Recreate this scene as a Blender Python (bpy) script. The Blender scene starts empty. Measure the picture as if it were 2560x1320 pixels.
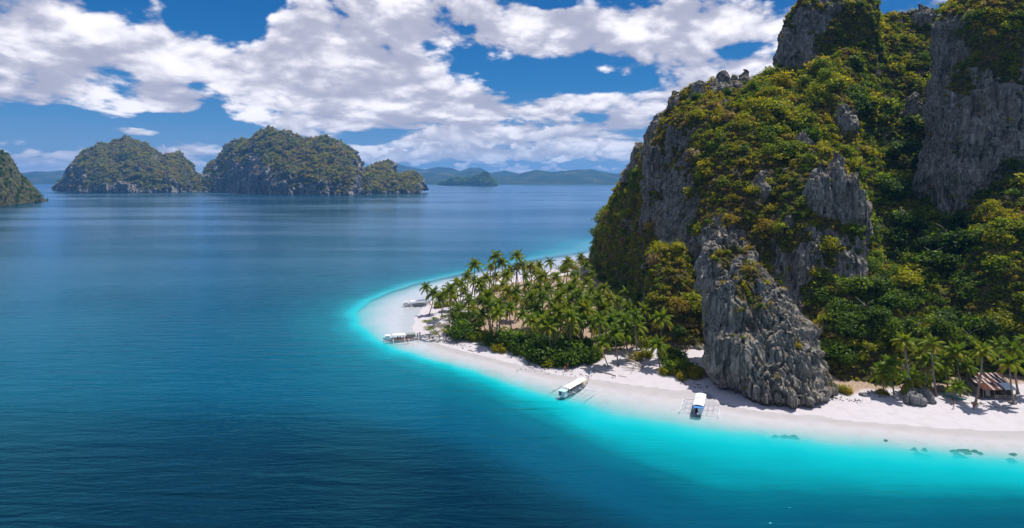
import bpy, bmesh, math, random
import numpy as np
from mathutils import Vector, Matrix, Quaternion

C = bpy.context.scene
COL = C.collection
R = math.radians

# ------------------------------------------------------------------ camera
H, F = 50.0, 1500.0                       # drone height in metres, focal length in photo pixels
cam_d = bpy.data.cameras.new('camera')
cam = bpy.data.objects.new('camera', cam_d)
COL.objects.link(cam)
cam.location = (0, 0, H)
cam.rotation_euler = (R(90), 0, 0)
cam_d.sensor_width = 36.0
cam_d.lens = 36.0 * F / 2560.0
cam_d.shift_y = -210.0 / 2560.0
cam_d.clip_start = 0.5
cam_d.clip_end = 60000
C.camera = cam

def at(px, py, Y):
    """world point seen at photo pixel (px, py) at distance Y ahead of the camera"""
    return np.array([(px - 1280.0) / F * Y, Y, H + (450.0 - py) / F * Y])

def gnd(px, py, z=0.0):
    """world point on the level z under photo pixel (px, py)"""
    Y = F * (H - z) / (py - 450.0)
    return np.array([(px - 1280.0) / F * Y, Y, z])

# ------------------------------------------------------------------ node helpers
class NT:
    def __init__(s, tree):
        s.t = tree; s.n = tree.nodes; s.l = tree.links
    def node(s, typ, **kw):
        nd = s.n.new(typ)
        for k, v in kw.items():
            setattr(nd, k, v)
        return nd
    def put(s, sock, v):
        if hasattr(v, 'is_output') or isinstance(v, bpy.types.NodeSocket):
            s.l.new(v, sock)
        else:
            sock.default_value = v
    def m(s, op, a, b=None, c=None, clamp=False):
        nd = s.node('ShaderNodeMath', operation=op, use_clamp=clamp)
        s.put(nd.inputs[0], a)
        if b is not None: s.put(nd.inputs[1], b)
        if c is not None: s.put(nd.inputs[2], c)
        return nd.outputs[0]
    def v(s, op, a, b=None, scale=None):
        nd = s.node('ShaderNodeVectorMath', operation=op)
        s.put(nd.inputs[0], a)
        if b is not None: s.put(nd.inputs[1], b)
        if scale is not None: s.put(nd.inputs['Scale'], scale)
        return nd.outputs[1] if op in ('DOT_PRODUCT', 'LENGTH', 'DISTANCE') else nd.outputs[0]
    def xyz(s, x, y, z):
        nd = s.node('ShaderNodeCombineXYZ')
        for k, q in zip(nd.inputs, (x, y, z)): s.put(k, q)
        return nd.outputs[0]
    def sep(s, vec):
        nd = s.node('ShaderNodeSeparateXYZ'); s.put(nd.inputs[0], vec)
        return nd.outputs
    def noise(s, vec, scale=1.0, detail=4.0, rough=0.5, dist=0.0, lac=2.0, out=0):
        nd = s.node('ShaderNodeTexNoise')
        if vec is not None: s.put(nd.inputs['Vector'], vec)
        nd.inputs['Scale'].default_value = scale
        nd.inputs['Detail'].default_value = detail
        nd.inputs['Roughness'].default_value = rough
        nd.inputs['Distortion'].default_value = dist
        nd.inputs['Lacunarity'].default_value = lac
        return nd.outputs[out]
    def ramp(s, fac, stops, interp='LINEAR'):
        nd = s.node('ShaderNodeValToRGB')
        nd.color_ramp.interpolation = interp
        e = nd.color_ramp.elements
        while len(e) > 1: e.remove(e[-1])
        for i, (p, c) in enumerate(stops):
            el = e[0] if i == 0 else e.new(p)
            el.position = p
            el.color = (*c, 1.0) if not np.isscalar(c) else (c, c, c, 1.0)
        s.put(nd.inputs[0], fac)
        return nd.outputs[0]
    def mr(s, val, a, b, c=0.0, d=1.0, smooth=True):
        nd = s.node('ShaderNodeMapRange')
        nd.interpolation_type = 'SMOOTHSTEP' if smooth else 'LINEAR'
        s.put(nd.inputs[0], val)
        for i, q in enumerate((a, b, c, d)): s.put(nd.inputs[i + 1], q)
        return nd.outputs[0]
    def mix(s, fac, a, b, mode='MIX'):
        nd = s.node('ShaderNodeMix', data_type='RGBA', blend_type=mode)
        s.put(nd.inputs[0], fac)
        for sock, q in ((nd.inputs[6], a), (nd.inputs[7], b)):
            s.put(sock, (*q, 1.0) if isinstance(q, tuple) and len(q) == 3 else q)
        return nd.outputs[2]
    def attr(s, name, typ='GEOMETRY'):
        nd = s.node('ShaderNodeAttribute', attribute_name=name, attribute_type=typ)
        return nd.outputs
    def bump(s, h, dist=1.0, strength=1.0, normal=None):
        nd = s.node('ShaderNodeBump')
        nd.inputs['Distance'].default_value = dist
        nd.inputs['Strength'].default_value = strength
        s.put(nd.inputs['Height'], h)
        if normal is not None: s.put(nd.inputs['Normal'], normal)
        return nd.outputs[0]

def mat(name):
    m = bpy.data.materials.new(name)
    m.use_nodes = True
    t = NT(m.node_tree)
    t.n.clear()
    return m, t, t.node('ShaderNodeOutputMaterial')

def bsdf(t, color, rough=0.8, normal=None, spec=0.3, metal=0.0):
    b = t.node('ShaderNodeBsdfPrincipled')
    t.put(b.inputs['Base Color'], (*color, 1.0) if isinstance(color, tuple) and len(color) == 3 else color)
    t.put(b.inputs['Roughness'], rough)
    b.inputs['Specular IOR Level'].default_value = spec
    b.inputs['Metallic'].default_value = metal
    if normal is not None: t.put(b.inputs['Normal'], normal)
    return b.outputs[0]

def plain(name, color, rough=0.6, spec=0.3, var=0.12, scale=3.0, metal=0.0):
    """paint, wood or cloth: one colour with faint wear"""
    m, t, out = mat(name)
    co = t.node('ShaderNodeTexCoord').outputs['Object']
    n = t.noise(co, scale, 5, 0.6)
    k = t.mr(n, 0.3, 0.7, 1.0 - var, 1.0 + var * 0.4, False)
    c = t.v('SCALE', color, scale=k)
    t.put(out.inputs[0], bsdf(t, c, rough, spec=spec, metal=metal))
    return m

# ------------------------------------------------------------------ world: Nishita sky and cumulus
SUN_EL, SUN_AZ = R(66), R(62)             # sun high on the right, a little beyond the scene
sun_dir = Vector((math.sin(SUN_AZ) * math.cos(SUN_EL), math.cos(SUN_AZ) * math.cos(SUN_EL), math.sin(SUN_EL)))

world = bpy.data.worlds.new('World')
C.world = world
world.use_nodes = True
W = NT(world.node_tree)
W.n.clear()
wout = W.node('ShaderNodeOutputWorld')
sky = W.node('ShaderNodeTexSky', sky_type='NISHITA')
sky.sun_disc = False
sky.sun_elevation = SUN_EL
sky.sun_rotation = SUN_AZ
sky.altitude = 0
sky.air_density = 1.0
sky.dust_density = 0.2
sky.ozone_density = 5.0
dirv = W.node('ShaderNodeTexCoord').outputs['Generated']
dx, dy, dz = W.sep(dirv)[:3]
hlen = W.m('MAXIMUM', W.m('SQRT', W.m('ADD', W.m('MULTIPLY', dx, dx), W.m('MULTIPLY', dy, dy))), 0.02)
az = W.m('ARCTAN2', dx, dy)
el = W.m('MAXIMUM', W.m('DIVIDE', dz, hlen), 0.0)          # tangent of the elevation
elw = W.m('MINIMUM', el, 3.0)
g = W.m('MULTIPLY', W.m('LOGARITHM', W.m('ADD', elw, 0.13), math.e), 0.66)
P0 = W.xyz(W.m('DIVIDE', dx, hlen), W.m('DIVIDE', dy, hlen), g)

def cloud_bias(px, py, sx, sy, amp):
    """a bank of cloud (amp > 0) or a gap of blue (amp < 0) at a bearing and height in the sky"""
    u = math.atan((px - 1280) / F)
    vv = (450 - py) / F * math.cos(u)
    a = W.m('MULTIPLY', W.m('SUBTRACT', az, u), F / sx)
    b = W.m('MULTIPLY', W.m('SUBTRACT', el, vv), F / sy)
    q = W.m('ADD', W.m('MULTIPLY', a, a), W.m('MULTIPLY', b, b))
    return W.m('MULTIPLY', W.m('EXPONENT', W.m('MULTIPLY', q, -1.0)), amp)

BANKS = [
    (605, 50, 80, 60, -.34), (470, 50, 40, 18, -.14), (190, 55, 40, 20, -.10), (345, 25, 26, 40, -.12), (700, 5, 30, 40, -.1),
    (250, 335, 330, 36, -.30), (120, 300, 120, 22, -.16), (1330, 190, 190, 46, -.34), (1060, 112, 50, 22, -.12), (975, 118, 40, 20, -.10),
    (1560, 215, 150, 26, -.24), (1850, 130, 44, 26, -.22), (1385, 4, 70, 24, -.3), (1260, 32, 20, 24, -.16), (1160, 72, 40, 18, -.14), (1480, 290, 50, 16, -.12),
    (480, 310, 120, 34, -.22), (1490, 412, 200, 18, -.22), (60, 380, 120, 16, -.14), (70, 185, 30, 30, -.14), (315, 200, 26, 24, -.14), (500, 215, 40, 20, -.14),
    (1050, 250, 60, 14, -.12), (1010, 330, 80, 12, -.12), (1500, 268, 90, 12, -.12), (940, 352, 60, 12, -.12), (1600, 330, 60, 14, -.1), (1700, 300, 60, 12, -.1),
    (150, 150, 260, 130, .18), (560, 150, 200, 70, .16), (850, 130, 260, 120, .20), (870, 250, 240, 70, .17), (1250, 60, 240, 60, .16), (1660, 80, 330, 62, .24), (1100, 215, 120, 30, .12),
    (1440, 178, 110, 18, .24), (1150, 275, 200, 36, .20), (1670, 225, 130, 44, .24), (1430, 255, 80, 34, .22), (1890, 180, 60, 45, .22), (1060, 190, 60, 40, .1),
    (1420, 340, 260, 30, .16), (450, 268, 44, 20, .24), (330, 330, 70, 10, .22), (130, 405, 200, 18, .20), (460, 365, 120, 20, .18),
    (900, 385, 70, 24, .18), (1100, 350, 180, 22, .20), (1200, 385, 260, 14, .16), (690, 60, 40, 60, .14), (560, 305, 40, 12, .12), (1700, 380, 200, 22, .12), (1580, 300, 70, 18, .16),
]
bias = None
for bk in BANKS:
    q = cloud_bias(*bk)
    bias = q if bias is None else W.m('ADD', bias, q)

warp = W.noise(P0, 3.0, 2.0, 0.5, out=1)
wv = W.v('SCALE', W.v('SUBTRACT', warp, (0.5, 0.5, 0.5)), scale=0.10)
def cloud_field(up, det):
    P = W.v('ADD', W.v('ADD', P0, wv), (0, 0, up)) if up else W.v('ADD', P0, wv)
    big = W.noise(P, 6.2, det, 0.60, 0.0)
    puff = W.node('ShaderNodeTexVoronoi', feature='F1')
    puff.inputs['Scale'].default_value = 16.0
    puff.inputs['Detail'].default_value = 2.0 if det > 6 else 0.0
    puff.inputs['Roughness'].default_value = 0.55
    W.put(puff.inputs['Vector'], P)
    return W.m('ADD', big, W.m('MULTIPLY', W.m('SUBTRACT', 0.45, puff.outputs[0]), 0.16))
CLOUD_T = 0.402
f0 = cloud_field(0, 7.0)
f1 = cloud_field(0.022, 5.0)
f2 = cloud_field(0.085, 2.0)
d0 = W.m('SUBTRACT', W.m('ADD', f0, bias), W.mr(el, 0.03, 0.13, CLOUD_T - 0.035, CLOUD_T))
alpha = W.mr(d0, -0.015, 0.11)
# light that still reaches this part of the cloud from the sun above: what lies over it
b2 = W.m('MULTIPLY', bias, 0.45)
d2 = W.m('SUBTRACT', W.m('ADD', f2, b2), CLOUD_T - 0.01)
relief = W.m('ADD', W.m('MULTIPLY', W.m('SUBTRACT', f0, f1), 6.0), W.m('MULTIPLY', W.m('SUBTRACT', f1, f2), 3.4))
swell = W.m('MULTIPLY', W.m('SUBTRACT', W.noise(W.v('ADD', P0, wv), 11.0, 3.0, 0.6), 0.5), 1.3)
lit = W.m('ADD', W.m('MULTIPLY_ADD', W.m('EXPONENT', W.m('MULTIPLY', W.m('MAXIMUM', d2, 0.0), -3.4)), 1.30, -0.45), W.m('ADD', W.m('MULTIPLY', relief, 2.0), swell))
lit = W.m('MULTIPLY_ADD', W.m('TANH', lit), 0.5, 0.5)
SHADE, LIT = (0.38, 0.39, 0.50), (0.98, 0.95, 1.0)
ccol = W.mix(lit, SHADE, LIT)
# rows of fair-weather cumulus standing on flat bases, each farther row lower in the sky
HD = W.xyz(W.m('DIVIDE', dx, hlen), W.m('DIVIDE', dy, hlen), 0.0)
def cumulus_row(base, h, S, T, seed):
    def field(up, det):
        P = W.v('ADD', W.v('SCALE', HD, scale=S), W.xyz(seed, seed * 0.7, W.m('MULTIPLY', W.m('ADD', el, up), S * 1.25)))
        q = W.noise(P, 1.0, det, 0.55)
        pf = W.node('ShaderNodeTexVoronoi', feature='F1'); pf.inputs['Scale'].default_value = 2.3; pf.inputs['Detail'].default_value = 1.0 if det > 4 else 0.0
        W.put(pf.inputs['Vector'], P)
        return W.m('ADD', q, W.m('MULTIPLY', W.m('SUBTRACT', 0.45, pf.outputs[0]), 0.15))
    q0 = field(0.0, 5.0); q1 = field(h * 0.16, 2.0)
    k = W.m('DIVIDE', W.m('SUBTRACT', el, base), h)
    wob = W.m('MULTIPLY', W.m('SUBTRACT', q1, 0.5), 0.8)
    env = W.m('SUBTRACT', W.m('MULTIPLY', W.m('MAXIMUM', k, 0.0), -0.42), W.m('MULTIPLY', W.m('MAXIMUM', W.m('SUBTRACT', wob, k), 0.0), 1.2))
    dd = W.m('ADD', W.m('ADD', W.m('SUBTRACT', q0, T), env), W.m('MULTIPLY', bias, 0.45))
    al = W.mr(dd, 0.0, 0.075)
    li = W.m('ADD', W.m('MULTIPLY_ADD', k, 0.75, 0.30), W.m('MULTIPLY', W.m('SUBTRACT', q0, q1), 3.6))
    li = W.m('MINIMUM', W.m('MAXIMUM', li, 0.05), 1.0)
    return al, W.mix(li, SHADE, LIT)
ROWS_ = [cumulus_row(0.016, 0.035, 24.0, 0.36, 3.1), cumulus_row(0.034, 0.06, 15.0, 0.36, 11.7), cumulus_row(0.070, 0.095, 10.0, 0.44, 23.9)]
fade = W.mr(el, 0.0, 0.11, 0.50, 0.0)
for al, cc_ in ROWS_:
    ccol = W.mix(al, ccol, cc_)
    alpha = W.m('MAXIMUM', alpha, al)
# distant cloud fades into the air near the horizon
ccol = W.mix(fade, ccol, (0.40, 0.50, 0.70))
# clear air: Nishita blended with the deep tropical blue of the photograph
clear = W.ramp(W.m('MULTIPLY', el, 1.0, clamp=True), [(0.0, (0.26, 0.40, 0.63)), (0.03, (0.20, 0.36, 0.62)), (0.09, (0.075, 0.27, 0.58)), (0.16, (0.012, 0.19, 0.51)), (0.26, (0.0, 0.13, 0.43)), (0.6, (0.002, 0.10, 0.34)), (1.0, (0.002, 0.09, 0.30))])
skyc = W.mix(0.85, W.v('SCALE', sky.outputs[0], scale=0.055), clear)
bg = W.node('ShaderNodeBackground'); bg.inputs[1].default_value = 0.60
W.put(bg.inputs[0], skyc)
bgc = W.node('ShaderNodeBackground'); bgc.inputs[1].default_value = 0.67
W.put(bgc.inputs[0], ccol)
mixs = W.node('ShaderNodeMixShader')
W.put(mixs.inputs[0], W.m('MULTIPLY', alpha, W.mr(el, 0.0, 0.02)))
W.l.new(bg.outputs[0], mixs.inputs[1]); W.l.new(bgc.outputs[0], mixs.inputs[2])
W.l.new(mixs.outputs[0], wout.inputs[0])
world.cycles.sampling_method = 'MANUAL'
world.cycles.sample_map_resolution = 512

sun_l = bpy.data.lights.new('sun', 'SUN')
sun_l.energy = 3.4
sun_l.angle = R(0.5)
sun_l.color = (1.0, 0.95, 0.87)
sun = bpy.data.objects.new('sun', sun_l)
COL.objects.link(sun)
sun.rotation_euler = (-sun_dir).to_track_quat('-Z', 'Y').to_euler()
sun.location = (60, 100, 260)

C.view_settings.view_transform = 'Standard'
C.view_settings.look = 'None'
C.view_settings.gamma = 1.0
C.view_settings.exposure = 0.82
C.view_settings.use_curve_mapping = False
C.cycles.max_bounces = 6
C.cycles.diffuse_bounces = 3
C.cycles.glossy_bounces = 2
C.cycles.transmission_bounces = 2
C.cycles.transparent_max_bounces = 8
C.cycles.volume_bounces = 0
C.cycles.use_denoising = True
C.cycles.denoiser = 'OPENIMAGEDENOISE'
C.cycles.denoising_input_passes = 'RGB_ALBEDO_NORMAL'
C.cycles.caustics_reflective = False
C.cycles.caustics_refractive = False
C.cycles.sample_clamp_indirect = 4.0

# ------------------------------------------------------------------ numpy noise
_rs = np.random.RandomState(7)
_perm = _rs.permutation(256).astype(np.int64)
_perm = np.concatenate([_perm, _perm, _perm])
_g3 = _rs.normal(size=(256, 3)); _g3 /= np.linalg.norm(_g3, axis=1)[:, None]
_g3 = _g3.astype(np.float32)

def perlin(P):
    P = np.asarray(P, np.float32)
    i0 = np.floor(P).astype(np.int64); f = P - i0
    i0 &= 255
    u = f * f * f * (f * (f * 6 - 15) + 10)
    r = None
    for a in (0, 1):
        pa = _perm[i0[:, 0] + a]; wa = u[:, 0] if a else 1 - u[:, 0]
        for b in (0, 1):
            pb = _perm[pa + i0[:, 1] + b]; wb = wa * (u[:, 1] if b else 1 - u[:, 1])
            for c in (0, 1):
                gi = _g3[_perm[pb + i0[:, 2] + c]]
                dot = gi[:, 0] * (f[:, 0] - a) + gi[:, 1] * (f[:, 1] - b) + gi[:, 2] * (f[:, 2] - c)
                q = dot * wb * (u[:, 2] if c else 1 - u[:, 2])
                r = q if r is None else r + q
    return r * 1.6

def fbm(P, octv=4, gain=0.5):
    P = np.asarray(P, np.float32); s = 0; a = 1.0; n = 0
    for k in range(octv):
        s = s + a * perlin(P * (2.03 ** k) + 17.3 * k); n += a; a *= gain
    return s / n

def ridged(P, octv=3, gain=0.5):
    P = np.asarray(P, np.float32); s = 0; a = 1.0; n = 0
    for k in range(octv):
        s = s + a * (1 - 2.2 * np.abs(perlin(P * (2.07 ** k) + 9.1 * k))); n += a; a *= gain
    return s / n

def sstep(a, b, x):
    t = np.clip((x - a) / (b - a), 0, 1)
    return t * t * (3 - 2 * t)

# ------------------------------------------------------------------ mesh helpers
def link(o):
    COL.objects.link(o); return o

def mesh_np(name, V, faces, material=None, smooth=True, attrs=None):
    """mesh from numpy arrays: V (n,3), faces (m,k) with equal k"""
    me = bpy.data.meshes.new(name)
    V = np.asarray(V, np.float32); faces = np.asarray(faces, np.int32)
    m, k = faces.shape
    me.vertices.add(len(V)); me.vertices.foreach_set('co', V.ravel())
    me.loops.add(m * k); me.loops.foreach_set('vertex_index', faces.ravel())
    me.polygons.add(m)
    me.polygons.foreach_set('loop_start', np.arange(0, m * k, k, dtype=np.int32))
    me.polygons.foreach_set('loop_total', np.full(m, k, np.int32))
    me.polygons.foreach_set('use_smooth', np.full(m, bool(smooth)))
    for an, arr in (attrs or {}).items():
        a = me.attributes.new(an, 'FLOAT', 'POINT')
        a.data.foreach_set('value', np.asarray(arr, np.float32).ravel())
    me.update(calc_edges=True); me.validate()
    if material is not None: me.materials.append(material)
    return me

def obj(name, me, parent=None, **props):
    o = link(bpy.data.objects.new(name, me))
    if parent is not None: o.parent = parent
    for k, q in props.items(): o[k] = q
    return o

def thing(name, label, cat, loc=(0, 0, 0), rz=0.0, group=None, sc=None):
    o = link(bpy.data.objects.new(name, None))
    o.empty_display_size = 0.3
    o.location = loc; o.rotation_euler = (0, 0, rz)
    o['label'] = label; o['category'] = cat
    if group: o['group'] = group
    if sc is not None: o.scale = (sc, sc, sc) if np.isscalar(sc) else sc
    return o

def grid_faces(nu, nv, wrap_u=False):
    i = np.arange(nu if wrap_u else nu - 1)[:, None]; j = np.arange(nv - 1)[None, :]
    i2 = (i + 1) % nu
    return np.stack([i * nv + j + 0 * i2, i2 * nv + j, i2 * nv + j + 1, i * nv + j + 1 + 0 * i2], -1).reshape(-1, 4)

def grid_normals(G, wrap_u=False):
    if wrap_u:
        du = np.roll(G, -1, 0) - np.roll(G, 1, 0)
    else:
        du = np.gradient(G, axis=0)
    dv = np.gradient(G, axis=1)
    n = np.cross(du, dv)
    return n / np.maximum(np.linalg.norm(n, axis=2, keepdims=True), 1e-9)

def catmull(P, n, closed=False, w=None):
    """P (k,...) -> n samples of a Catmull-Rom spline along axis 0; w: sampling weight of each span"""
    P = np.asarray(P, float); k = len(P)
    spans = k if closed else k - 1
    w = np.ones(spans) if w is None else np.asarray(w, float)
    cum = np.concatenate([[0], np.cumsum(w)]); cum /= cum[-1]
    t = np.linspace(0, 1, n, endpoint=not closed)
    s = np.clip(np.searchsorted(cum, t, side='right') - 1, 0, spans - 1)
    f = (t - cum[s]) / (cum[s + 1] - cum[s])
    f = f.reshape((-1,) + (1,) * (P.ndim - 1))
    def ix(i): return i % k if closed else np.clip(i, 0, k - 1)
    p0, p1, p2, p3 = P[ix(s - 1)], P[ix(s)], P[ix(s + 1)], P[ix(s + 2)]
    return p1 + 0.5 * f * (p2 - p0 + f * (2 * p0 - 5 * p1 + 4 * p2 - p3 + f * (3 * (p1 - p2) + p3 - p0)))

# ------------------------------------------------------------------ shore: distance to the waterline and to the drop-off
def px_line(pts): return np.array([gnd(x, y)[:2] for x, y in pts])
WATERLINE = np.concatenate([px_line([(2900, 1088), (2560, 1078), (2300, 1064), (2080, 1046), (2060, 1036), (1990, 1036), (1880, 1022), (1800, 1003), (1772, 978),
    (1700, 975), (1600, 962), (1500, 948), (1400, 936), (1300, 912), (1200, 886), (1120, 866), (1075, 852), (1046, 840),
    (1036, 822), (1042, 800), (1056, 775), (1085, 748), (1120, 724), (1170, 705), (1240, 693), (1320, 685), (1400, 672), (1470, 655)]),
    [[70, 420], [160, 470], [420, 460], [480, 160]]])
DROPOFF = np.concatenate([px_line([(3000, 1185), (2560, 1150), (2400, 1134), (2200, 1116), (2000, 1097), (1850, 1080), (1700, 1058), (1600, 1042), (1500, 1022), (1440, 1006), (1380, 990),
    (1300, 966), (1200, 934), (1100, 905), (1000, 874), (940, 845), (902, 812), (895, 780), (925, 750), (985, 727), (1050, 708), (1120, 692), (1200, 675), (1300, 655), (1400, 640), (1470, 628)]),
    [[70, 480], [180, 540], [480, 560], [560, 130]]])

def poly_dist(P, poly):
    """signed distance (inside > 0) from P (n,2) to a closed polygon"""
    d2 = np.full(len(P), 1e18); inside = np.zeros(len(P), bool)
    x, y = P[:, 0], P[:, 1]
    for a, b in zip(poly, np.roll(poly, -1, 0)):
        ab = b - a; L = ab @ ab
        t = np.clip(((x - a[0]) * ab[0] + (y - a[1]) * ab[1]) / L, 0, 1)
        d2 = np.minimum(d2, (x - a[0] - t * ab[0]) ** 2 + (y - a[1] - t * ab[1]) ** 2)
        c = (a[1] > y) != (b[1] > y)
        with np.errstate(divide='ignore', invalid='ignore'):
            xi = a[0] + (y - a[1]) * ab[0] / (ab[1] if ab[1] != 0 else 1e-9)
        inside ^= c & (x < xi)
    d = np.sqrt(d2)
    return np.where(inside, d, -d)

def ground_z(P):
    """height of sand or seabed at P (n,2)"""
    P = np.asarray(P, float)
    P3 = np.column_stack([P, np.zeros(len(P))])
    wob = fbm(P3 / 14.0, 3) * 2.2 + fbm(P3 / 3.5, 2) * 0.5
    dw = poly_dist(P, WATERLINE) + wob * 0.4
    dt = poly_dist(P, DROPOFF) + wob
    land = 0.075 * np.clip(dw, 0, 9) + 0.06 * np.clip(dw - 9, 0, 20) + 0.02 * np.clip(dw - 29, 0, 60)
    land = land + np.where(dw > 6, 0.10 * fbm(P3 / 5.0, 3) * sstep(6, 14, dw), 0)
    shelf = -0.85 * (np.clip(-dw, 0, None) / np.maximum(np.clip(-dw, 0, None) + np.clip(dt, 0.0, None), 0.3)) ** 2.0
    sl_ = 0.52 - 0.36 * sstep(-25, 25, P[:, 0])
    deep = -0.85 - sl_ * np.clip(-dt, 0, 40) - 0.13 * np.clip(-dt - 40, 0, 220)
    # the bay floor lies near 26 m; a channel deepens it on the side of the drone
    rt = sstep(-15, 40, P[:, 0])
    deep = np.maximum(deep, -24.0) - 30.0 * (1 - sstep(72 - 3 * rt, 150 - 50 * rt, P[:, 1] + wob)) * sstep(0, 12, -dt)
    return np.where(dw > 0, land, np.where(dt > 0, shelf, deep))

def axis(lo, hi, step, far):
    a = list(np.arange(lo, hi + step * .5, step)); s = step
    while a[-1] < far: s *= 1.25; a.append(a[-1] + s)
    s = step
    while a[0] > -far: s *= 1.25; a.insert(0, a[0] - s)
    return np.array(a)
XS = axis(-110, 170, 1.1, 8500); YS = axis(70, 470, 1.1, 8500)
GX, GY = np.meshgrid(XS, YS, indexing='ij')
GP = np.column_stack([GX.ravel(), GY.ravel()])
GZ = ground_z(GP)
GF = grid_faces(len(XS), len(YS))

def reef(px, py, sx, sy): 
    c = gnd(px, py); return np.exp(-((GP[:, 0] - c[0]) / sx) ** 2 - ((GP[:, 1] - c[1]) / sy) ** 2)

# grove floor: litter and soil under the palms
GROVE = np.concatenate([px_line([(1190, 846), (1290, 885), (1480, 915), (1560, 890), (1640, 880), (1700, 900)]), [[70, 190], [75, 300]],
                        px_line([(1440, 690), (1330, 706), (1280, 715), (1200, 735), (1160, 770), (1165, 815)])])
soil = sstep(-3, 5, poly_dist(GP, GROVE) + 4.5 * fbm(np.column_stack([GP, 0 * GP[:, 0]]) / 8.0, 4))
soil = np.maximum(soil, sstep(-2, 4, poly_dist(GP, np.concatenate([px_line([(2060, 1000), (2200, 992), (2270, 990), (2330, 995), (2400, 990), (2440, 975), (2700, 985)]), [[220, 200], [60, 200]]])) + 3 * fbm(np.column_stack([GP, 0 * GP[:, 0]]) / 5.0, 4)))
Pn = np.column_stack([GP, 0 * GP[:, 0]])

m, t, out = mat('sand')
geo = t.node('ShaderNodeNewGeometry')
pos = geo.outputs['Position']
sl = t.attr('soil')[2]
n1 = t.noise(pos, 0.35, 6, 0.6); n2 = t.noise(pos, 2.2, 5, 0.65); n3 = t.noise(pos, 9.0, 3, 0.6)
sandc = t.ramp(n1, [(0.3, (0.425, 0.394, 0.417)), (0.55, (0.475, 0.442, 0.473)), (0.75, (0.452, 0.422, 0.44))])
litter = t.ramp(n2, [(0.25, (0.12, 0.075, 0.045)), (0.45, (0.26, 0.175, 0.12)), (0.62, (0.40, 0.31, 0.25)), (0.8, (0.16, 0.13, 0.05))])
sandc = t.mix(t.mr(t.m('ADD', sl, t.m('MULTIPLY', t.m('SUBTRACT', n2, 0.5), 0.9)), 0.35, 0.75), sandc, litter)
# wrack line: strips of seaweed and coral bits left by the tide
zz = t.sep(pos)[2]
wr = t.m('MULTIPLY', t.mr(t.noise(pos, 1.3, 6, 0.75), 0.56, 0.68), t.mr(t.m('ABSOLUTE', t.m('SUBTRACT', t.m('ADD', zz, t.m('MULTIPLY', n1, 0.3)), 0.95)), 0.06, 0.34, 0.85, 0.0))
sandc = t.mix(wr, sandc, (0.16, 0.13, 0.10))
wet = t.mr(zz, 0.02, 0.28, 0.99, 1.0)
sandc = t.v('SCALE', sandc, scale=wet)
sandc = t.mix(t.mr(zz, -0.02, -0.12), sandc, t.v('MULTIPLY', sandc, (1.15, 1.15, 1.18)))  # submerged sand coloured lighter to make up for light lost through the water
hgt = t.m('ADD', t.m('MULTIPLY', n2, 0.10), t.m('MULTIPLY', n3, 0.03))
t.put(out.inputs[0], bsdf(t, sandc, 0.9, t.bump(hgt, 1.0, 0.5), 0.15))
M_SAND = m
beach = obj('beach', mesh_np('beach', np.column_stack([GP, GZ]), GF, M_SAND, attrs={'soil': soil}), kind='structure', label='white sand beach and seabed around the palm point')

# ------------------------------------------------------------------ water
depth = np.clip(-GZ, 0, 60)
isl_shoal = 0.0
m, t, out = mat('sea_water')
geo = t.node('ShaderNodeNewGeometry'); pos = geo.outputs['Position']
dep = t.attr('depth')[2]
px_, py_, pz_ = t.sep(pos)[:3]
patch = t.noise(t.v('MULTIPLY', pos, (0.02, 0.045, 0)), 1.0, 4, 0.55)
depn = t.m('ADD', dep, t.m('MULTIPLY', t.m('MULTIPLY', t.m('SUBTRACT', patch, 0.5), t.mr(dep, 1.0, 5.0)), 3.0))
lg = t.m('DIVIDE', depn, 40.0, clamp=True)
body = t.ramp(lg, [(0.0, (0.30, 0.56, 0.56)), (0.026, (0.02, 0.45, 0.48)), (0.048, (0.002, 0.35, 0.39)), (0.088, (0.001, 0.20, 0.245)), (0.17, (0.001, 0.105, 0.15)), (0.34, (0.001, 0.066, 0.115)), (0.60, (0.001, 0.050, 0.096)), (0.78, (0.0008, 0.024, 0.048)), (1.0, (0.0005, 0.011, 0.026))])
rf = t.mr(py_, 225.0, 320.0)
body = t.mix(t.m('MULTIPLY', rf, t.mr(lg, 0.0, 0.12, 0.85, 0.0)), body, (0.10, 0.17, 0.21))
# swell and ripples; wind across the bay
w1 = t.noise(t.v('MULTIPLY', pos, (0.05, 0.30, 0)), 1.0, 3, 0.5, 0.6)
w2 = t.noise(t.v('MULTIPLY', pos, (0.28, 1.1, 0)), 1.0, 3, 0.55, 0.4)
w3 = t.noise(t.v('MULTIPLY', pos, (1.6, 3.2, 0)), 1.0, 2, 0.5)
gust = t.mr(t.noise(t.v('MULTIPLY', pos, (0.003, 0.008, 0)), 1.0, 4, 0.6, 0.5), 0.35, 0.65, 0.45, 1.0)
wh = t.m('ADD', t.m('ADD', t.m('MULTIPLY', w1, 0.55), t.m('MULTIPLY', w2, 0.20)), t.m('MULTIPLY', w3, 0.025))
calm = t.m('MULTIPLY', t.mr(dep, 0.3, 5.0, 0.10, 1.0), t.mr(t.v('LENGTH', pos), 180.0, 900.0, 1.0, 0.58))
nrm = t.bump(t.m('MULTIPLY', t.m('MULTIPLY', wh, gust), calm), 1.0, 1.0)
dif = t.node('ShaderNodeBsdfDiffuse'); t.put(dif.inputs[0], body); t.put(dif.inputs['Normal'], nrm)
trn = t.node('ShaderNodeBsdfTransparent')
t.put(trn.inputs[0], t.mix(t.mr(dep, 0.0, 1.0), (0.99, 0.995, 0.995), (0.78, 0.96, 0.96)))
opa = t.m('SUBTRACT', 1.0, t.m('EXPONENT', t.m('MULTIPLY', t.m('POWER', dep, 2.4), -1.2)))
mx = t.node('ShaderNodeMixShader'); t.put(mx.inputs[0], opa)
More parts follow.
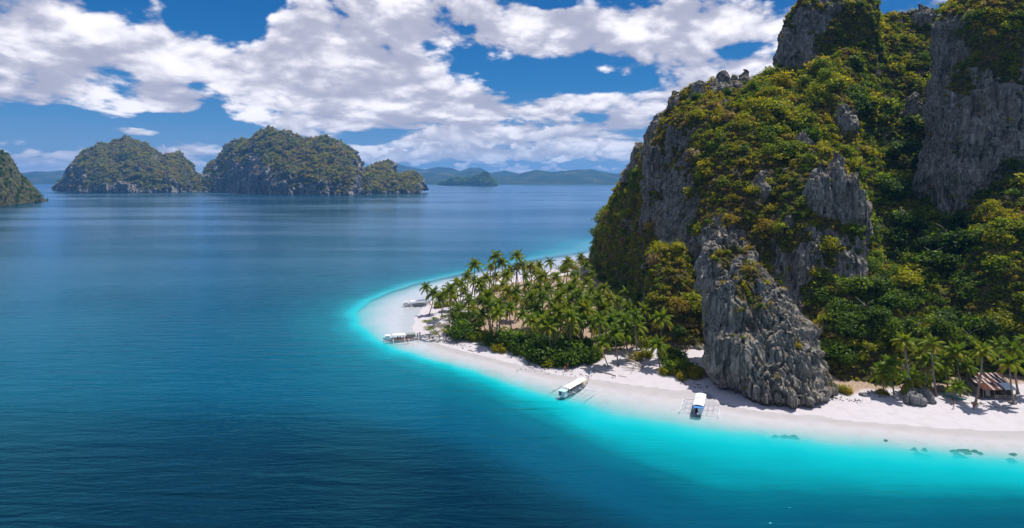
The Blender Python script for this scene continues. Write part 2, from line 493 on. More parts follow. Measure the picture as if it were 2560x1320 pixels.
t.l.new(trn.outputs[0], mx.inputs[1]); t.l.new(dif.outputs[0], mx.inputs[2])
gl = t.node('ShaderNodeBsdfGlossy'); t.put(gl.inputs['Roughness'], t.mr(t.noise(t.v('MULTIPLY', pos, (0.0012, 0.006, 0)), 1.0, 4, 0.6, 0.8), 0.40, 0.62, 0.10, 0.19))
t.put(gl.inputs['Normal'], nrm)
fr = t.node('ShaderNodeFresnel'); fr.inputs[0].default_value = 1.33; t.put(fr.inputs['Normal'], nrm)
t.put(gl.inputs['Color'], t.mix(t.mr(fr.outputs[0], 0.15, 0.6), (0.16, 0.86, 1.0), (0.58, 0.80, 1.0)))
mx2 = t.node('ShaderNodeMixShader')
t.put(mx2.inputs[0], t.m('MULTIPLY', t.m('MINIMUM', fr.outputs[0], 0.80), 1.0))
t.l.new(mx.outputs[0], mx2.inputs[1]); t.l.new(gl.outputs[0], mx2.inputs[2])
t.put(out.inputs[0], mx2.outputs[0])
M_WATER = m
# only cells that are wet (or close to the waterline) carry water
wetv = GZ < 0.25
fw = GF[wetv[GF].any(1)]
used = np.unique(fw); remap = np.full(len(GP), -1); remap[used] = np.arange(len(used))
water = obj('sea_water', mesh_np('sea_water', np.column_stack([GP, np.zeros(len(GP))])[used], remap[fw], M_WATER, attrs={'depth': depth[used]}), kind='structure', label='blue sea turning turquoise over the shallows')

# ------------------------------------------------------------------ rock material
def rock_material(name, ground=(0.085, 0.075, 0.022), dark=(0.04, 0.036, 0.031), mid=(0.235, 0.215, 0.183), pale=(0.56, 0.52, 0.45), S=1.0):
    m, t, out = mat(name)
    pos = t.node('ShaderNodeNewGeometry').outputs['Position']
    veg = t.attr('veg')[2]
    n1 = t.noise(t.v('MULTIPLY', pos, (.16 / S, .16 / S, .07 / S)), 1.0, 6, 0.62)
    n2 = t.noise(t.v('MULTIPLY', pos, (1.2 / S, 1.2 / S, .07 / S)), 1.0, 6, 0.68, 0.2)       # vertical water streaks
    n3 = t.noise(t.v('MULTIPLY', pos, (2.6 / S, 2.6 / S, .9 / S)), 1.0, 5, 0.7)
    n4 = t.noise(pos, 0.09 / S, 4, 0.6)
    base = t.ramp(n2, [(0.34, dark), (0.44, tuple(0.6 * q for q in mid)), (0.52, mid), (0.60, tuple(0.7 * a + 0.3 * b for a, b in zip(mid, pale))), (0.70, pale)])
    base = t.mix(t.mr(n1, 0.42, 0.62), base, t.ramp(n3, [(0.36, dark), (0.52, mid), (0.68, pale)]))
    base = t.mix(t.m('MULTIPLY', t.mr(n4, 0.50, 0.68), 0.55), base, (0.19, 0.145, 0.095))           # ochre lime stains
    base = t.mix(t.m('MULTIPLY', t.mr(t.noise(pos, 0.3 / S, 5, 0.7), 0.55, 0.72), 0.45), base, (0.06, 0.075, 0.075))   # blue-grey algae film
    sk = t.noise(t.v('MULTIPLY', pos, (.42 / S, .42 / S, .022 / S)), 1.0, 5, 0.62)
    base = t.mix(t.m('MULTIPLY', t.mr(sk, 0.55, 0.64), 0.72), base, (0.03, 0.03, 0.031))           # black water stains
    base = t.mix(t.m('MULTIPLY', t.mr(sk, 0.44, 0.36), 0.35), base, (0.42, 0.375, 0.31))           # pale washed streaks
    soilc = t.ramp(t.noise(pos, 1.4 / S, 5, 0.7), [(0.3, tuple(0.35 * c for c in ground)), (0.55, ground), (0.75, (0.17, 0.13, 0.06))])
    base = t.mix(t.mr(t.m('ADD', veg, t.m('MULTIPLY', t.m('SUBTRACT', n3, 0.5), 0.5)), 0.35, 0.7), base, soilc)
    base = t.mix(t.mr(t.m('SUBTRACT', t.sep(pos)[2], t.m('MULTIPLY', n3, 1.6)), -0.3, 0.5, 0.75, 0.0), base, (0.045, 0.042, 0.032))      # tide-wet foot
    h = t.m('ADD', t.m('MULTIPLY', n2, 0.55 * S), t.m('MULTIPLY', n3, 0.22 * S))
    t.put(out.inputs[0], bsdf(t, base, 0.92, t.bump(h, 1.0, 1.0), 0.2))
    return m
M_ROCK = rock_material('limestone')
M_ISLE = rock_material('island_limestone', ground=(0.10, 0.098, 0.038), S=9.0)

def rock_disp(P, S=1.0, seed=0.0):
    """signed outward relief of karst rock at P (n,3), metres"""
    Q = np.asarray(P, np.float32) + seed
    wx = fbm(Q / (7 * S), 2)[:, None] * np.array([1.1, 1.1, 0.6], np.float32) * S
    Q2 = Q + wx
    big = fbm(Q * np.array([1 / 19., 1 / 19., 1 / 26.]) / S, 3) * 4.2
    mid = ridged(Q2 * np.array([1 / 8., 1 / 8., 1 / 24.]) / S, 3) * 1.9
    b = fbm(Q2 * np.array([1 / 5., 1 / 5., 1 / 11.]) / S + 13, 3) * 5.0
    fr = b - np.floor(b)
    block = (np.floor(b) + sstep(0.40, 0.60, fr)) * 0.62
    p1 = np.abs(perlin(Q2 * np.array([1 / 2.6, 1 / 2.6, 1 / 26.]) / S)); p2 = np.abs(perlin(Q2 * np.array([1 / 1.2, 1 / 1.2, 1 / 9.]) / S + 31))
    mask = sstep(-0.35, 0.25, fbm(Q / (6 * S) + 60, 2))
    flute = 0.75 * (1 - 2.2 * p1) - 1.15 * np.exp(-(p1 / 0.10) ** 2) + (0.35 * (1 - 2.2 * p2) - 0.6 * np.exp(-(p2 / 0.12) ** 2)) * (0.5 + 0.8 * mask)
    ledge = perlin(Q2 * np.array([1 / 9., 1 / 9., 1 / 2.6]) / S) * 0.35
    fine = fbm(Q2 * np.array([1 / .7, 1 / .7, 1 / 1.3]) / S, 2) * 0.16
    c1 = np.abs(perlin(Q2 * np.array([1 / 4.5, 1 / 4.5, 1 / 45.]) / S + 40))
    crack = -0.7 * np.exp(-(c1 / 0.07) ** 2) * mask
    return big * S, (mid + block + flute + ledge + fine + crack - 0.6) * S

class Mass:
    """a body of rock from a grid of points; keeps what the plants need"""
    pass
MASSES = []

def rock_mass(name, G, wrap, material, label, spots_rock=(), spots_veg=(), vbias=0.0, amp=1.0, S=1.0, steep=(0.30, 0.62), seed=0.0, base_fade=True, big=1.0, kind='structure'):
    nu, nv = G.shape[:2]
    N = grid_normals(G, wrap)
    P = G.reshape(-1, 3)
    b, d = rock_disp(P, S, seed)
    G1 = G + N * (b.reshape(nu, nv, 1)) * amp * big
    N1 = grid_normals(G1, wrap)
    up = N1[..., 2].reshape(-1)
    P1 = G1.reshape(-1, 3)
    v = sstep(steep[0], steep[1], up) - 0.5 + 0.9 * fbm(P1 / (7.0 * S), 3) + 0.5 * fbm(P1 / (2.6 * S), 2) + vbias
    for (c, rad, a) in spots_rock: v = v - a * np.exp(-((P1 - c) ** 2).sum(1) / rad ** 2)
    for (c, rad, a) in spots_veg: v = v + a * np.exp(-((P1 - c) ** 2).sum(1) / rad ** 2)
    veg = sstep(-0.1, 0.35, v)
    k = (1 - 0.45 * veg)
    G2 = G1 + N1 * (d * k).reshape(nu, nv, 1) * amp
    V = G2.reshape(-1, 3)
    me = mesh_np(name, V, grid_faces(nu, nv, wrap), material, False, {'veg': veg})
    o = obj(name, me, kind=kind, label=label)
    M = Mass(); M.o = o; M.V = V; M.N = grid_normals(G2, wrap).reshape(-1, 3); M.N1 = N1.reshape(-1, 3); M.veg = veg; M.name = name
    du = np.linalg.norm(np.gradient(G1, axis=0), axis=2); dv = np.linalg.norm(np.gradient(G1, axis=1), axis=2)
    M.area = (du * dv).reshape(-1)
    MASSES.append(M)
    return M

def ribs_grid(ribs, nu, nf, nb, wu=None):
    """open sheet from ribs (base -> crest in photo pixels with distance), closed down the far side to the sea"""
    rows = []
    for r in ribs:
        p = np.array([at(*q) for q in r])
        seg = np.linalg.norm(np.diff(p, axis=0), axis=1)
        f = catmull(p, 64)
        s = np.concatenate([[0], np.cumsum(np.linalg.norm(np.diff(f, axis=0), axis=1))]); s /= s[-1]
        rows.append(np.stack([np.interp(np.linspace(0, 1, 40), s, f[:, k]) for k in range(3)], 1))
    rows = np.array(rows)                                   # (ribs, 40, 3)
    G = catmull(rows, nu, w=wu)
    G = np.stack([np.stack([np.interp(np.linspace(0, 1, nf), np.linspace(0, 1, 40), G[i, :, k]) for k in range(3)], 1) for i in range(nu)])
    crest = G[:, -1]
    t = np.linspace(0, 1, nb + 1)[1:][None, :, None]
    back = crest[:, None] * 1.0
    dirn = np.array([0.25, 1.0, 0.0])
    z = crest[:, None, 2:3] * (1 - t ** 2.2) - 4 * t ** 2.2
    run = (14 + 1.1 * crest[:, None, 2:3]) * t ** 0.9
    B = np.concatenate([back[..., :2] + dirn[:2] * run, z], 2)
    return np.concatenate([G, B], 1)

def spot(M_or_pts, px, py, Y, rad, a): return (at(px, py, Y), rad, a)

RIBS = [
    [(1474, 672, 352), (1480, 650, 350), (1486, 632, 350), (1492, 615, 352)],
    [(1490, 690, 318), (1488, 640, 318), (1492, 590, 320), (1504, 548, 328)],
    [(1520, 720, 282), (1512, 640, 290), (1518, 550, 298), (1545, 478, 308)],
    [(1562, 755, 250), (1556, 640, 262), (1562, 520, 274), (1598, 392, 290)],
    [(1622, 800, 218), (1618, 660, 226), (1624, 500, 240), (1645, 318, 264)],
    [(1690, 850, 190), (1688, 700, 200), (1690, 550, 211), (1690, 400, 224), (1688, 300, 236), (1700, 240, 250)],
    [(1770, 890, 172), (1770, 750, 179), (1775, 600, 188), (1780, 450, 200), (1785, 330, 214), (1790, 255, 230), (1800, 212, 248)],
    [(1880, 900, 168), (1880, 750, 172), (1880, 600, 180), (1880, 450, 192), (1880, 330, 207), (1880, 262, 224), (1884, 207, 246)],
    [(1980, 930, 158), (1980, 750, 170), (1980, 600, 179), (1980, 450, 191), (1980, 340, 204), (1985, 250, 222), (1990, 190, 242), (1995, 150, 262)],
    [(2095, 968, 146), (2090, 850, 155), (2090, 700, 168), (2095, 500, 188), (2100, 330, 208), (2110, 200, 226), (2120, 100, 246), (2125, 45, 266)],
    [(2200, 978, 143), (2195, 850, 154), (2185, 700, 174), (2175, 550, 195), (2175, 400, 215), (2190, 250, 234), (2200, 120, 252), (2215, 32, 270)],
    [(2300, 978, 143), (2296, 850, 153), (2285, 700, 177), (2262, 550, 200), (2262, 400, 220), (2280, 250, 239), (2290, 120, 255), (2305, 28, 270)],
    [(2400, 972, 145), (2398, 850, 153), (2390, 700, 171), (2370, 550, 195), (2370, 400, 216), (2375, 250, 236), (2375, 120, 254), (2390, 24, 268)],
    [(2500, 965, 147), (2500, 850, 151), (2500, 700, 158), (2495, 590, 166), (2490, 400, 200), (2480, 200, 225), (2480, 60, 245), (2480, -70, 255)],
    [(2620, 962, 147), (2620, 850, 149), (2620, 700, 154), (2620, 590, 160), (2600, 400, 192), (2600, 200, 220), (2600, 60, 236), (2600, -110, 248)],
    [(2800, 960, 147), (2800, 850, 150), (2800, 700, 156), (2790, 500, 170), (2780, 300, 195), (2780, 100, 220), (2780, -140, 244)],
    [(3050, 960, 147), (3050, 850, 150), (3050, 700, 160), (3040, 500, 176), (3030, 300, 200), (3030, 120, 220), (3030, -60, 240)],
    [(3300, 960, 147), (3300, 900, 150), (3300, 820, 156), (3300, 760, 162), (3300, 700, 170)],
]
GM = ribs_grid(RIBS, 760, 470, 40, [1, 1, 1, 1, 1.3, 1.3, 1.4, 1.4, 1.4, 1.3, 1.3, 1.3, 1.3, 1.3, .8, .3, .2])
rk = lambda px, py, Y, rad, a: (at(px, py, Y), rad, a)
headland = rock_mass('headland_cliff', GM, False, M_ROCK, 'steep jungle covered limestone headland above the beach',
    spots_rock=[rk(1680, 470, 214, 12, 1.3), rk(1700, 560, 208, 9, 1.0), rk(1660, 600, 213, 9, .8), rk(1640, 400, 240, 10, .7), rk(1730, 300, 232, 8, .7),
                rk(1820, 250, 228, 7, .8), rk(1860, 700, 172, 14, .8), rk(1760, 640, 184, 9, .4), rk(1850, 560, 182, 10, .7), rk(1700, 760, 190, 9, .7), rk(2060, 640, 172, 10, .6), rk(1800, 850, 172, 10, .7),
                rk(2150, 930, 148, 8, .7), rk(1700, 830, 190, 7, .5), rk(2120, 280, 215, 5, .6)],
    spots_veg=[rk(1540, 600, 292, 22, .9), rk(1590, 700, 245, 16, .9), rk(1640, 760, 215, 12, .8), rk(1600, 480, 262, 10, .6), rk(2250, 600, 192, 26, .8), rk(2250, 350, 222, 28, .8), rk(2300, 820, 156, 18, .9), rk(2480, 760, 155, 16, .7), rk(1820, 330, 214, 12, .5), rk(1950, 280, 215, 14, .5), rk(1540, 640, 285, 16, .8), rk(1780, 420, 203, 9, .4), rk(2150, 100, 244, 20, .6)],
    vbias=0.52, steep=(0.20, 0.52))

def tower_grid(levels, nu, nv, p=2.6, front=0.62):
    """closed body from levels (z, cx, cy, half width, half depth); more columns on the side facing the sea"""
    L = np.array(levels, float)
    Lf = catmull(L, nv)
    # azimuth density: concentrate on the seaward half
    th = np.linspace(0, 1, nu, endpoint=False)
    a = np.where(th < front, th / front * math.pi * 1.15 - math.pi * 1.075, math.pi * 0.075 + (th - front) / (1 - front) * math.pi * 0.85)
    ca, sa = np.cos(a), np.sin(a)
    r = (np.abs(ca) ** p + np.abs(sa) ** p) ** (-1.0 / p)
    G = np.zeros((nu, nv, 3))
    G[..., 0] = Lf[None, :, 1] + np.outer(ca * r, Lf[:, 3]); G[..., 1] = Lf[None, :, 2] + np.outer(sa * r, Lf[:, 4]); G[..., 2] = Lf[None, :, 0]
    return G

# the bare prow that stands on the beach
prow = rock_mass('rock_buttress', tower_grid([(-3, 62.3, 147, 11.6, 14), (0, 62.3, 147, 12.0, 15.5), (2.2, 62.3, 147.2, 13.3, 17), (6, 61.2, 148, 13.0, 15.5), (12, 60.4, 150, 11.7, 14), (18, 59.4, 153, 9.9, 12.5), (24, 58.6, 156, 8.0, 10.5),
    (29, 57.6, 160, 5.6, 8.5), (33, 57, 164, 3.2, 6), (36.5, 56.6, 167, 1.0, 2)], 400, 250, 2.15), True, M_ROCK, 'bare grey fluted limestone buttress standing on the sand',
    vbias=-0.75, steep=(0.45, 0.8), seed=31.0, big=0.85,
    spots_veg=[rk(1865, 905, 134, 2.2, 1.0), rk(1870, 735, 145, 3, .9), rk(1810, 745, 146, 2, .8), rk(2010, 985, 136, 2.5, .6), rk(1955, 875, 140, 2, .7), rk(1780, 640, 156, 6, 1.0), rk(1850, 650, 152, 5, 1.0), rk(1910, 700, 146, 4, .9), rk(1760, 720, 150, 4, .8), rk(1990, 860, 139, 2.5, .8)])
ridge = rock_mass('rock_rib', tower_grid([(8, 88, 178, 15.5, 10), (20, 89, 179, 15, 10), (32, 92, 181, 14, 9.5), (43, 95, 185, 11.5, 8.5), (52, 97, 189, 8.5, 6.5), (60, 97, 194, 1.4, 1.5)], 300, 200, 2.2), True, M_ROCK,
    'pale grey limestone rib jutting from the vegetated slope', vbias=0.18, steep=(0.25, 0.6), seed=77.0, big=0.9,
    spots_veg=[rk(2075, 520, 165, 4, .7), rk(2040, 450, 170, 5, .7), rk(2000, 600, 164, 6, .7)])
flank = rock_mass('rock_flank', tower_grid([(14, 64, 243, 8, 10), (26, 64, 240, 10.5, 11.5), (44, 64.5, 239, 11, 11), (58, 64, 240, 9.5, 9), (68, 65, 243, 6, 6), (73, 66, 245, 1.2, 1.5)], 260, 180, 2.2), True, M_ROCK,
    'dark streaked limestone face at the seaward shoulder of the headland', vbias=0.12, steep=(0.22, 0.55), seed=12.0, big=0.7,
    spots_veg=[rk(1700, 350, 226, 8, .7), rk(1640, 660, 226, 9, 1.0), rk(1720, 660, 222, 7, .8), rk(1610, 480, 232, 5, .6)])
foot = rock_mass('rock_foot', tower_grid([(-2, 49.5, 184, 10.5, 12), (3, 49.5, 184, 10.5, 12), (9, 50, 186, 9.5, 10.5), (16, 51, 189, 8, 8.5), (22, 52, 192, 6, 6), (27, 53, 195, 1.5, 2)], 240, 130, 2.2), True, M_ROCK,
    'low brush covered rock at the foot of the headland behind the round palm', vbias=0.45, steep=(0.15, 0.5), seed=44.0, big=0.6)
peak = rock_mass('rock_pinnacle', tower_grid([(60, 134, 256, 19, 20), (84, 133.5, 256, 19.5, 19), (98, 133, 256, 18.5, 17), (112, 135, 257, 18, 15), (124, 138.5, 258, 16.5, 12), (133, 142, 258, 13, 9), (141, 144, 258, 3, 3)], 330, 230, 2.3), True, M_ROCK,
    'tall grey limestone pinnacle at the summit of the headland', vbias=0.22, steep=(0.2, 0.55), seed=55.0, big=0.6,
    spots_rock=[rk(1965, 120, 240, 17, 1.1), rk(2080, 10, 244, 12, .5)], spots_veg=[rk(2150, 120, 240, 14, .9), rk(2070, 130, 238, 12, .9), rk(2200, 60, 242, 12, .8), rk(2110, 40, 242, 8, .7)])
wall = rock_mass('rock_wall', tower_grid([(16, 184, 204, 36, 14), (26, 183, 203, 40, 16), (38, 183, 202, 43, 17.5), (46, 183, 202, 43, 18), (62, 185, 203, 41.5, 18), (76, 186, 205, 39.5, 18), (88, 188, 207, 37, 18), (100, 189, 210, 36, 18), (114, 190, 214, 29, 14), (124, 191, 217, 6, 4)], 330, 240, 3.2), True, M_ROCK,
    'sheer blue grey limestone wall high above the hut', vbias=-0.22, steep=(0.3, 0.65), seed=99.0, big=0.55,
    spots_veg=[rk(2480, 60, 190, 17, 1.0), rk(2560, 60, 190, 18, .9), rk(2440, 380, 182, 5, .6), rk(2520, 170, 186, 8, .6), rk(2450, 250, 186, 5, .6), rk(2360, 480, 190, 7, .5)])

# jagged karst teeth on the skyline
_r = random.Random(5)
for (px, py, Y, hh, w, lab) in [(1745, 222, 243, 5.5, 5, 'low jagged rock tooth at the seaward end of the headland crest'), (1800, 204, 246, 7, 7, 'broad jagged rock crown on the headland crest'),
                           (1838, 206, 247, 5, 4, 'small grey rock spike between two crest crags'), (1858, 198, 247, 7.5, 5, 'tallest dark crag on the headland crest'), (1690, 245, 248, 4.5, 3.5, 'dark thin rock spike where the headland crest drops away'),
                           (2308, 24, 266, 4, 5, 'dark crag on the saddle beside the summit pinnacle'), (1812, 660, 157, 3.5, 2.6, 'tall spire at the head of the bare buttress'), (1850, 665, 152, 4.5, 3, 'split rock tooth right of the buttress spire'), (1905, 720, 146, 4, 3, 'grey tooth on the right shoulder of the bare buttress'), (1950, 800, 141, 3.5, 2.6, 'low tooth on the lower right shoulder of the buttress'), (2045, 430, 178, 5, 3.5, 'left spire of the pale rock rib'), (2085, 400, 180, 5, 3.5, 'highest spire of the pale rock rib'), (2135, 455, 177, 5, 3.5, 'right spire of the pale rock rib'), (1900, 440, 190, 4, 3.5, 'small grey outcrop amid the brow bushes'), (2010, 345, 202, 4, 3.5, 'pale outcrop above the rock rib'), (2290, 245, 232, 4, 4, 'grey outcrop high in the gully'), (2110, 285, 212, 5, 4.5, 'dark outcrop below the summit pinnacle'), (1600, 372, 288, 5, 5, 'grey rock knob on the outer edge of the headland'), (1650, 300, 262, 5, 5, 'leaning grey rock horn on the outer edge of the headland')]:
    c = at(px, py, Y)
    G = tower_grid([(c[2] - hh * 3.2, c[0], c[1] + w, w * 1.6, w * 1.3), (c[2] - hh * .9, c[0], c[1], w * .9, w * .8), (c[2], c[0] + _r.uniform(-1, 1), c[1], w * .5, w * .5), (c[2] + hh * .6, c[0] + _r.uniform(-1.5, 1.5), c[1], w * .12, w * .12)], 44, 36, 2.0)
    mm = rock_mass('crag', G, True, M_ROCK, lab, vbias=-0.6, steep=(0.5, 0.9), seed=_r.uniform(0, 200), S=0.45, kind='structure')

# ------------------------------------------------------------------ islands and mainland
def range_grid(outline, depth_, nu, nv, steepness=0.55, jagged=0.0):
    """ridge from an outline of (px, crest py, base py); the foot stands on the water, the far side closes behind"""
    o = np.array(outline, float)
    s = np.linspace(0, 1, nu)
    kn = np.linspace(0, 1, len(o))
    px = np.interp(s, kn, o[:, 0]); cy = np.interp(s, kn, o[:, 1])
    jag = fbm(np.stack([px / 26.0, 0 * px + .5, 0 * px + outline[0][0]], 1), 4) * jagged; cy = np.minimum(cy + jag, np.interp(s, kn, o[:, 2]) - 1.5); by = np.interp(s, kn, o[:, 2])
    Yb = F * H / (by - 450.0)
    t = np.linspace(0, 1, nv)
    G = np.zeros((nu, nv, 3))
    for i in range(nu):
        Yc = Yb[i] + depth_ * min(1.0, 0.25 + (by[i] - cy[i]) / 90.0)
        zc = max(H + (450 - cy[i]) / F * Yc, 1.0)
        zz = np.where(t < 0.7, zc * (t / 0.7) ** 1.0, zc * (1 - ((t - 0.7) / 0.3) ** 2) - 3 * ((t - 0.7) / 0.3))
        q = np.where(t < 0.7, (t / 0.7) ** (1 / steepness), 1 + (t - 0.7) / 0.3 * 0.9)
        YY = Yb[i] + (Yc - Yb[i]) * q
        zz = zz - 3 * (t == 0)
        G[i, :, 0] = (px[i] - 1280) / F * Yb[i] + 0.15 * (YY - Yb[i]) * ((px[i] - 1280) / F)
        G[i, :, 0] = (px[i] - 1280) / F * YY
        G[i, :, 1] = YY; G[i, :, 2] = zz
    return G

ISLES = []
def island(name, outline, depth_, nu, nv, label, S, amp=1.0, vbias=0.2, big=1.0, steepness=0.55, material=None, steep=(0.2, 0.5), jagged=0.0):
    G = range_grid(outline, depth_, nu, nv, steepness, jagged)
    mm = rock_mass(name, G, False, material or M_ISLE, label, S=S, amp=amp, vbias=vbias, steep=steep, big=big, seed=3.0 * len(ISLES))
    MASSES.remove(mm); ISLES.append(mm)
    return mm
island('island', [(138, 474, 477), (168, 452, 479), (183, 404, 481), (216, 372, 482), (262, 358, 482), (300, 352, 482), (322, 349, 482), (346, 356, 482), (378, 370, 482), (398, 390, 482), (422, 388, 482),
    (446, 383, 481), (466, 398, 481), (478, 416, 480), (488, 440, 480), (500, 452, 480), (514, 440, 480), (530, 410, 480.5), (556, 372, 481), (590, 352, 482.5), (626, 349, 484), (646, 336, 485), (668, 328, 486), (700, 330, 487), (728, 330, 487), (748, 345, 487),
    (790, 349, 488), (826, 348, 488), (856, 360, 488), (880, 378, 488), (896, 410, 487), (908, 432, 486), (922, 416, 486), (938, 410, 485), (958, 412, 484.5), (972, 411, 484), (988, 428, 484), (1004, 446, 484), (1020, 428, 484), (1036, 430, 484), (1043, 450, 484), (1047, 470, 484)],
    330, 760, 170, 'long green and grey karst island across the bay', 6.0, vbias=0.10, big=0.7, amp=1.5, steep=(0.3, 0.62), jagged=15.0)
island('islet', [(1038, 482, 484.2), (1043, 474, 484.4), (1047, 470, 484.5), (1051, 473, 484.4), (1054, 482, 484.2)], 20, 60, 30, 'tiny dark rock islet off the end of the long island', 2.0, vbias=-.4)
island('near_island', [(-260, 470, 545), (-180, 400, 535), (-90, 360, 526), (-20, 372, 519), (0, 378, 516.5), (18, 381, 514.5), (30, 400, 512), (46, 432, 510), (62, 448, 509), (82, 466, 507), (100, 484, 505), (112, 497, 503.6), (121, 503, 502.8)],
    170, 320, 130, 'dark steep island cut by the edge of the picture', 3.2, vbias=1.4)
island('dome_islet', [(1096, 461, 463.2), (1120, 452, 463.5), (1140, 445, 463.8), (1160, 443, 464), (1185, 440, 464.3), (1203, 437, 464.5), (1213, 433, 464.5), (1222, 436, 464.5), (1234, 450, 464.5), (1243, 463, 464.3)],
    260, 200, 60, 'dark green dome shaped islet in front of the mainland hills', 12.0, vbias=0.5, amp=0.7)

def hill_material():
    m, t, out = mat('hill_cover')
    pos = t.node('ShaderNodeNewGeometry').outputs['Position']
    n1 = t.noise(pos, 0.0035, 6, 0.62); n2 = t.noise(pos, 0.02, 5, 0.65)
    c = t.ramp(n1, [(0.36, (0.014, 0.028, 0.010)), (0.50, (0.03, 0.045, 0.02)), (0.58, (0.07, 0.075, 0.035)), (0.68, (0.17, 0.15, 0.09)), (0.8, (0.34, 0.27, 0.19))])
    c = t.mix(t.mr(n2, 0.45, 0.62), c, (0.028, 0.05, 0.015))
    t.put(out.inputs[0], bsdf(t, c, 0.95, t.bump(n2, 25.0, 0.8), 0.1))
    return m
M_HILL = hill_material()
def hills(name, outline, Y, dep, label, amp, material=M_HILL, nu=420, nv=70):
    o = np.array(outline, float)
    s = np.linspace(o[0, 0], o[-1, 0], nu)
    cy = np.interp(s, o[:, 0], o[:, 1])
    t = np.linspace(0, 1, nv)
    Yc = Y + dep
    zc = H + (450 - cy) / F * Yc
    YY = np.where(t < .75, Y + dep * (t / .75), Yc + dep * .8 * (t - .75) / .25)[None, :] * np.ones((nu, 1))
    k = np.where(t < .75, (t / .75) ** 1.15, 1 - ((t - .75) / .25) ** 2)[None, :]
    X = ((s - 1280) / F)[:, None] * YY
    P = np.stack([X, YY, 0 * X], -1).reshape(-1, 3)
    n = (fbm(P / 900., 4) * 1.0 + 0.6 * ridged(P / 420., 3)).reshape(nu, nv)
    Z = zc[:, None] * k + n * amp * np.sin(np.pi * np.clip(t / .75, 0, 1))[None, :] * (0.2 + 0.8 * k) - 4 * (t[None, :] < .01) - 4 * (t[None, :] > .99)
    V = np.stack([X, YY, Z], -1).reshape(-1, 3)
    return obj(name, mesh_np(name, V, grid_faces(nu, nv), material, True), kind='structure', label=label)
hills('hills', [(960, 440), (985, 430), (1010, 428), (1060, 433), (1110, 430), (1150, 434), (1180, 424), (1210, 432), (1250, 440), (1290, 436), (1340, 424), (1380, 430), (1440, 424), (1480, 423), (1520, 432), (1560, 436), (1640, 430), (1800, 440)], 6600, 1500, 'low hazy green hills of the mainland behind the bay', 40)
hills('hills', [(930, 420), (975, 411), (1000, 411), (1030, 418), (1060, 424), (1095, 417), (1130, 420), (1150, 428), (1175, 419), (1200, 419), (1225, 432), (1262, 426), (1300, 434), (1380, 432), (1480, 423), (1500, 428), (1540, 434), (1700, 432)], 8600, 1400, 'blue far ridge behind the mainland hills', 30)
hills('hills', [(-700, 430), (-300, 425), (0, 432), (60, 432), (90, 428), (120, 429), (150, 426), (185, 424), (260, 428), (400, 434), (560, 440)], 7400, 1300, 'blue distant hills beyond the strait between two islands', 30)

# ------------------------------------------------------------------ air: even sea haze over the whole bay
def haze_box():
    x0, x1, y0, y1, z0, z1 = -11500, 11500, -11500, 11800, -40, 330
    V = [(x, y, z) for x in (x0, x1) for y in (y0, y1) for z in (z0, z1)]
    Fc = [(0, 1, 3, 2), (4, 6, 7, 5), (0, 4, 5, 1), (2, 3, 7, 6), (0, 2, 6, 4), (1, 5, 7, 3)]
    m, t, out = mat('haze')
    v = t.node('ShaderNodeVolumePrincipled')
    v.inputs['Color'].default_value = (0.13, 0.45, 1.0, 1)
    v.inputs['Density'].default_value = 8.0e-5
    v.inputs['Anisotropy'].default_value = 0.2
    t.l.new(v.outputs[0], out.inputs['Volume'])
    me = bpy.data.meshes.new('haze'); me.from_pydata(V, [], Fc); me.update(); me.materials.append(m)
    return obj('haze', me, kind='stuff', label='thin sea haze over the bay')
haze_box()

# ------------------------------------------------------------------ plants: shared meshes
rng = np.random.RandomState(11)

def foliage_material(name, stops, trans=0.42):
    """leaf colour picked by the plant's own tint (0..1) and each leaf's tone"""
    m, t, out = mat(name)
    tint = t.attr('tint', 'INSTANCER')[2]
    tone = t.attr('tone')[2]
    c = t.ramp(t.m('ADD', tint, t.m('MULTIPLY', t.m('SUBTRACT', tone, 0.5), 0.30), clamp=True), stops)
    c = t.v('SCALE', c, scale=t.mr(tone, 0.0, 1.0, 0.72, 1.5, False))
    d = t.node('ShaderNodeBsdfDiffuse'); t.put(d.inputs[0], c)
    tr = t.node('ShaderNodeBsdfTranslucent'); t.put(tr.inputs[0], t.v('MULTIPLY', c, (1.25, 1.15, 0.5)))
    mx = t.node('ShaderNodeMixShader'); mx.inputs[0].default_value = trans
    t.l.new(d.outputs[0], mx.inputs[1]); t.l.new(tr.outputs[0], mx.inputs[2])
    gl = t.node('ShaderNodeBsdfGlossy'); gl.inputs['Roughness'].default_value = 0.45
    mx2 = t.node('ShaderNodeMixShader'); mx2.inputs[0].default_value = 0.012
    t.l.new(mx.outputs[0], mx2.inputs[1]); t.l.new(gl.outputs[0], mx2.inputs[2])
    t.put(out.inputs[0], mx2.outputs[0])
    return m
LEAF_STOPS = [(0.0, (0.035, 0.075, 0.006)), (0.20, (0.085, 0.160, 0.006)), (0.40, (0.185, 0.225, 0.006)), (0.56, (0.29, 0.28, 0.008)), (0.70, (0.29, 0.23, 0.014)), (0.82, (0.21, 0.145, 0.05)), (0.92, (0.24, 0.18, 0.12)), (1.0, (0.40, 0.34, 0.28))]
M_LEAF = foliage_material('leaves', LEAF_STOPS, 0.55)
M_PALM = foliage_material('palm_leaves', [(0.0, (0.045, 0.095, 0.008)), (0.4, (0.115, 0.175, 0.006)), (0.7, (0.215, 0.23, 0.008)), (0.9, (0.28, 0.20, 0.05)), (1.0, (0.25, 0.17, 0.09))], 0.45)

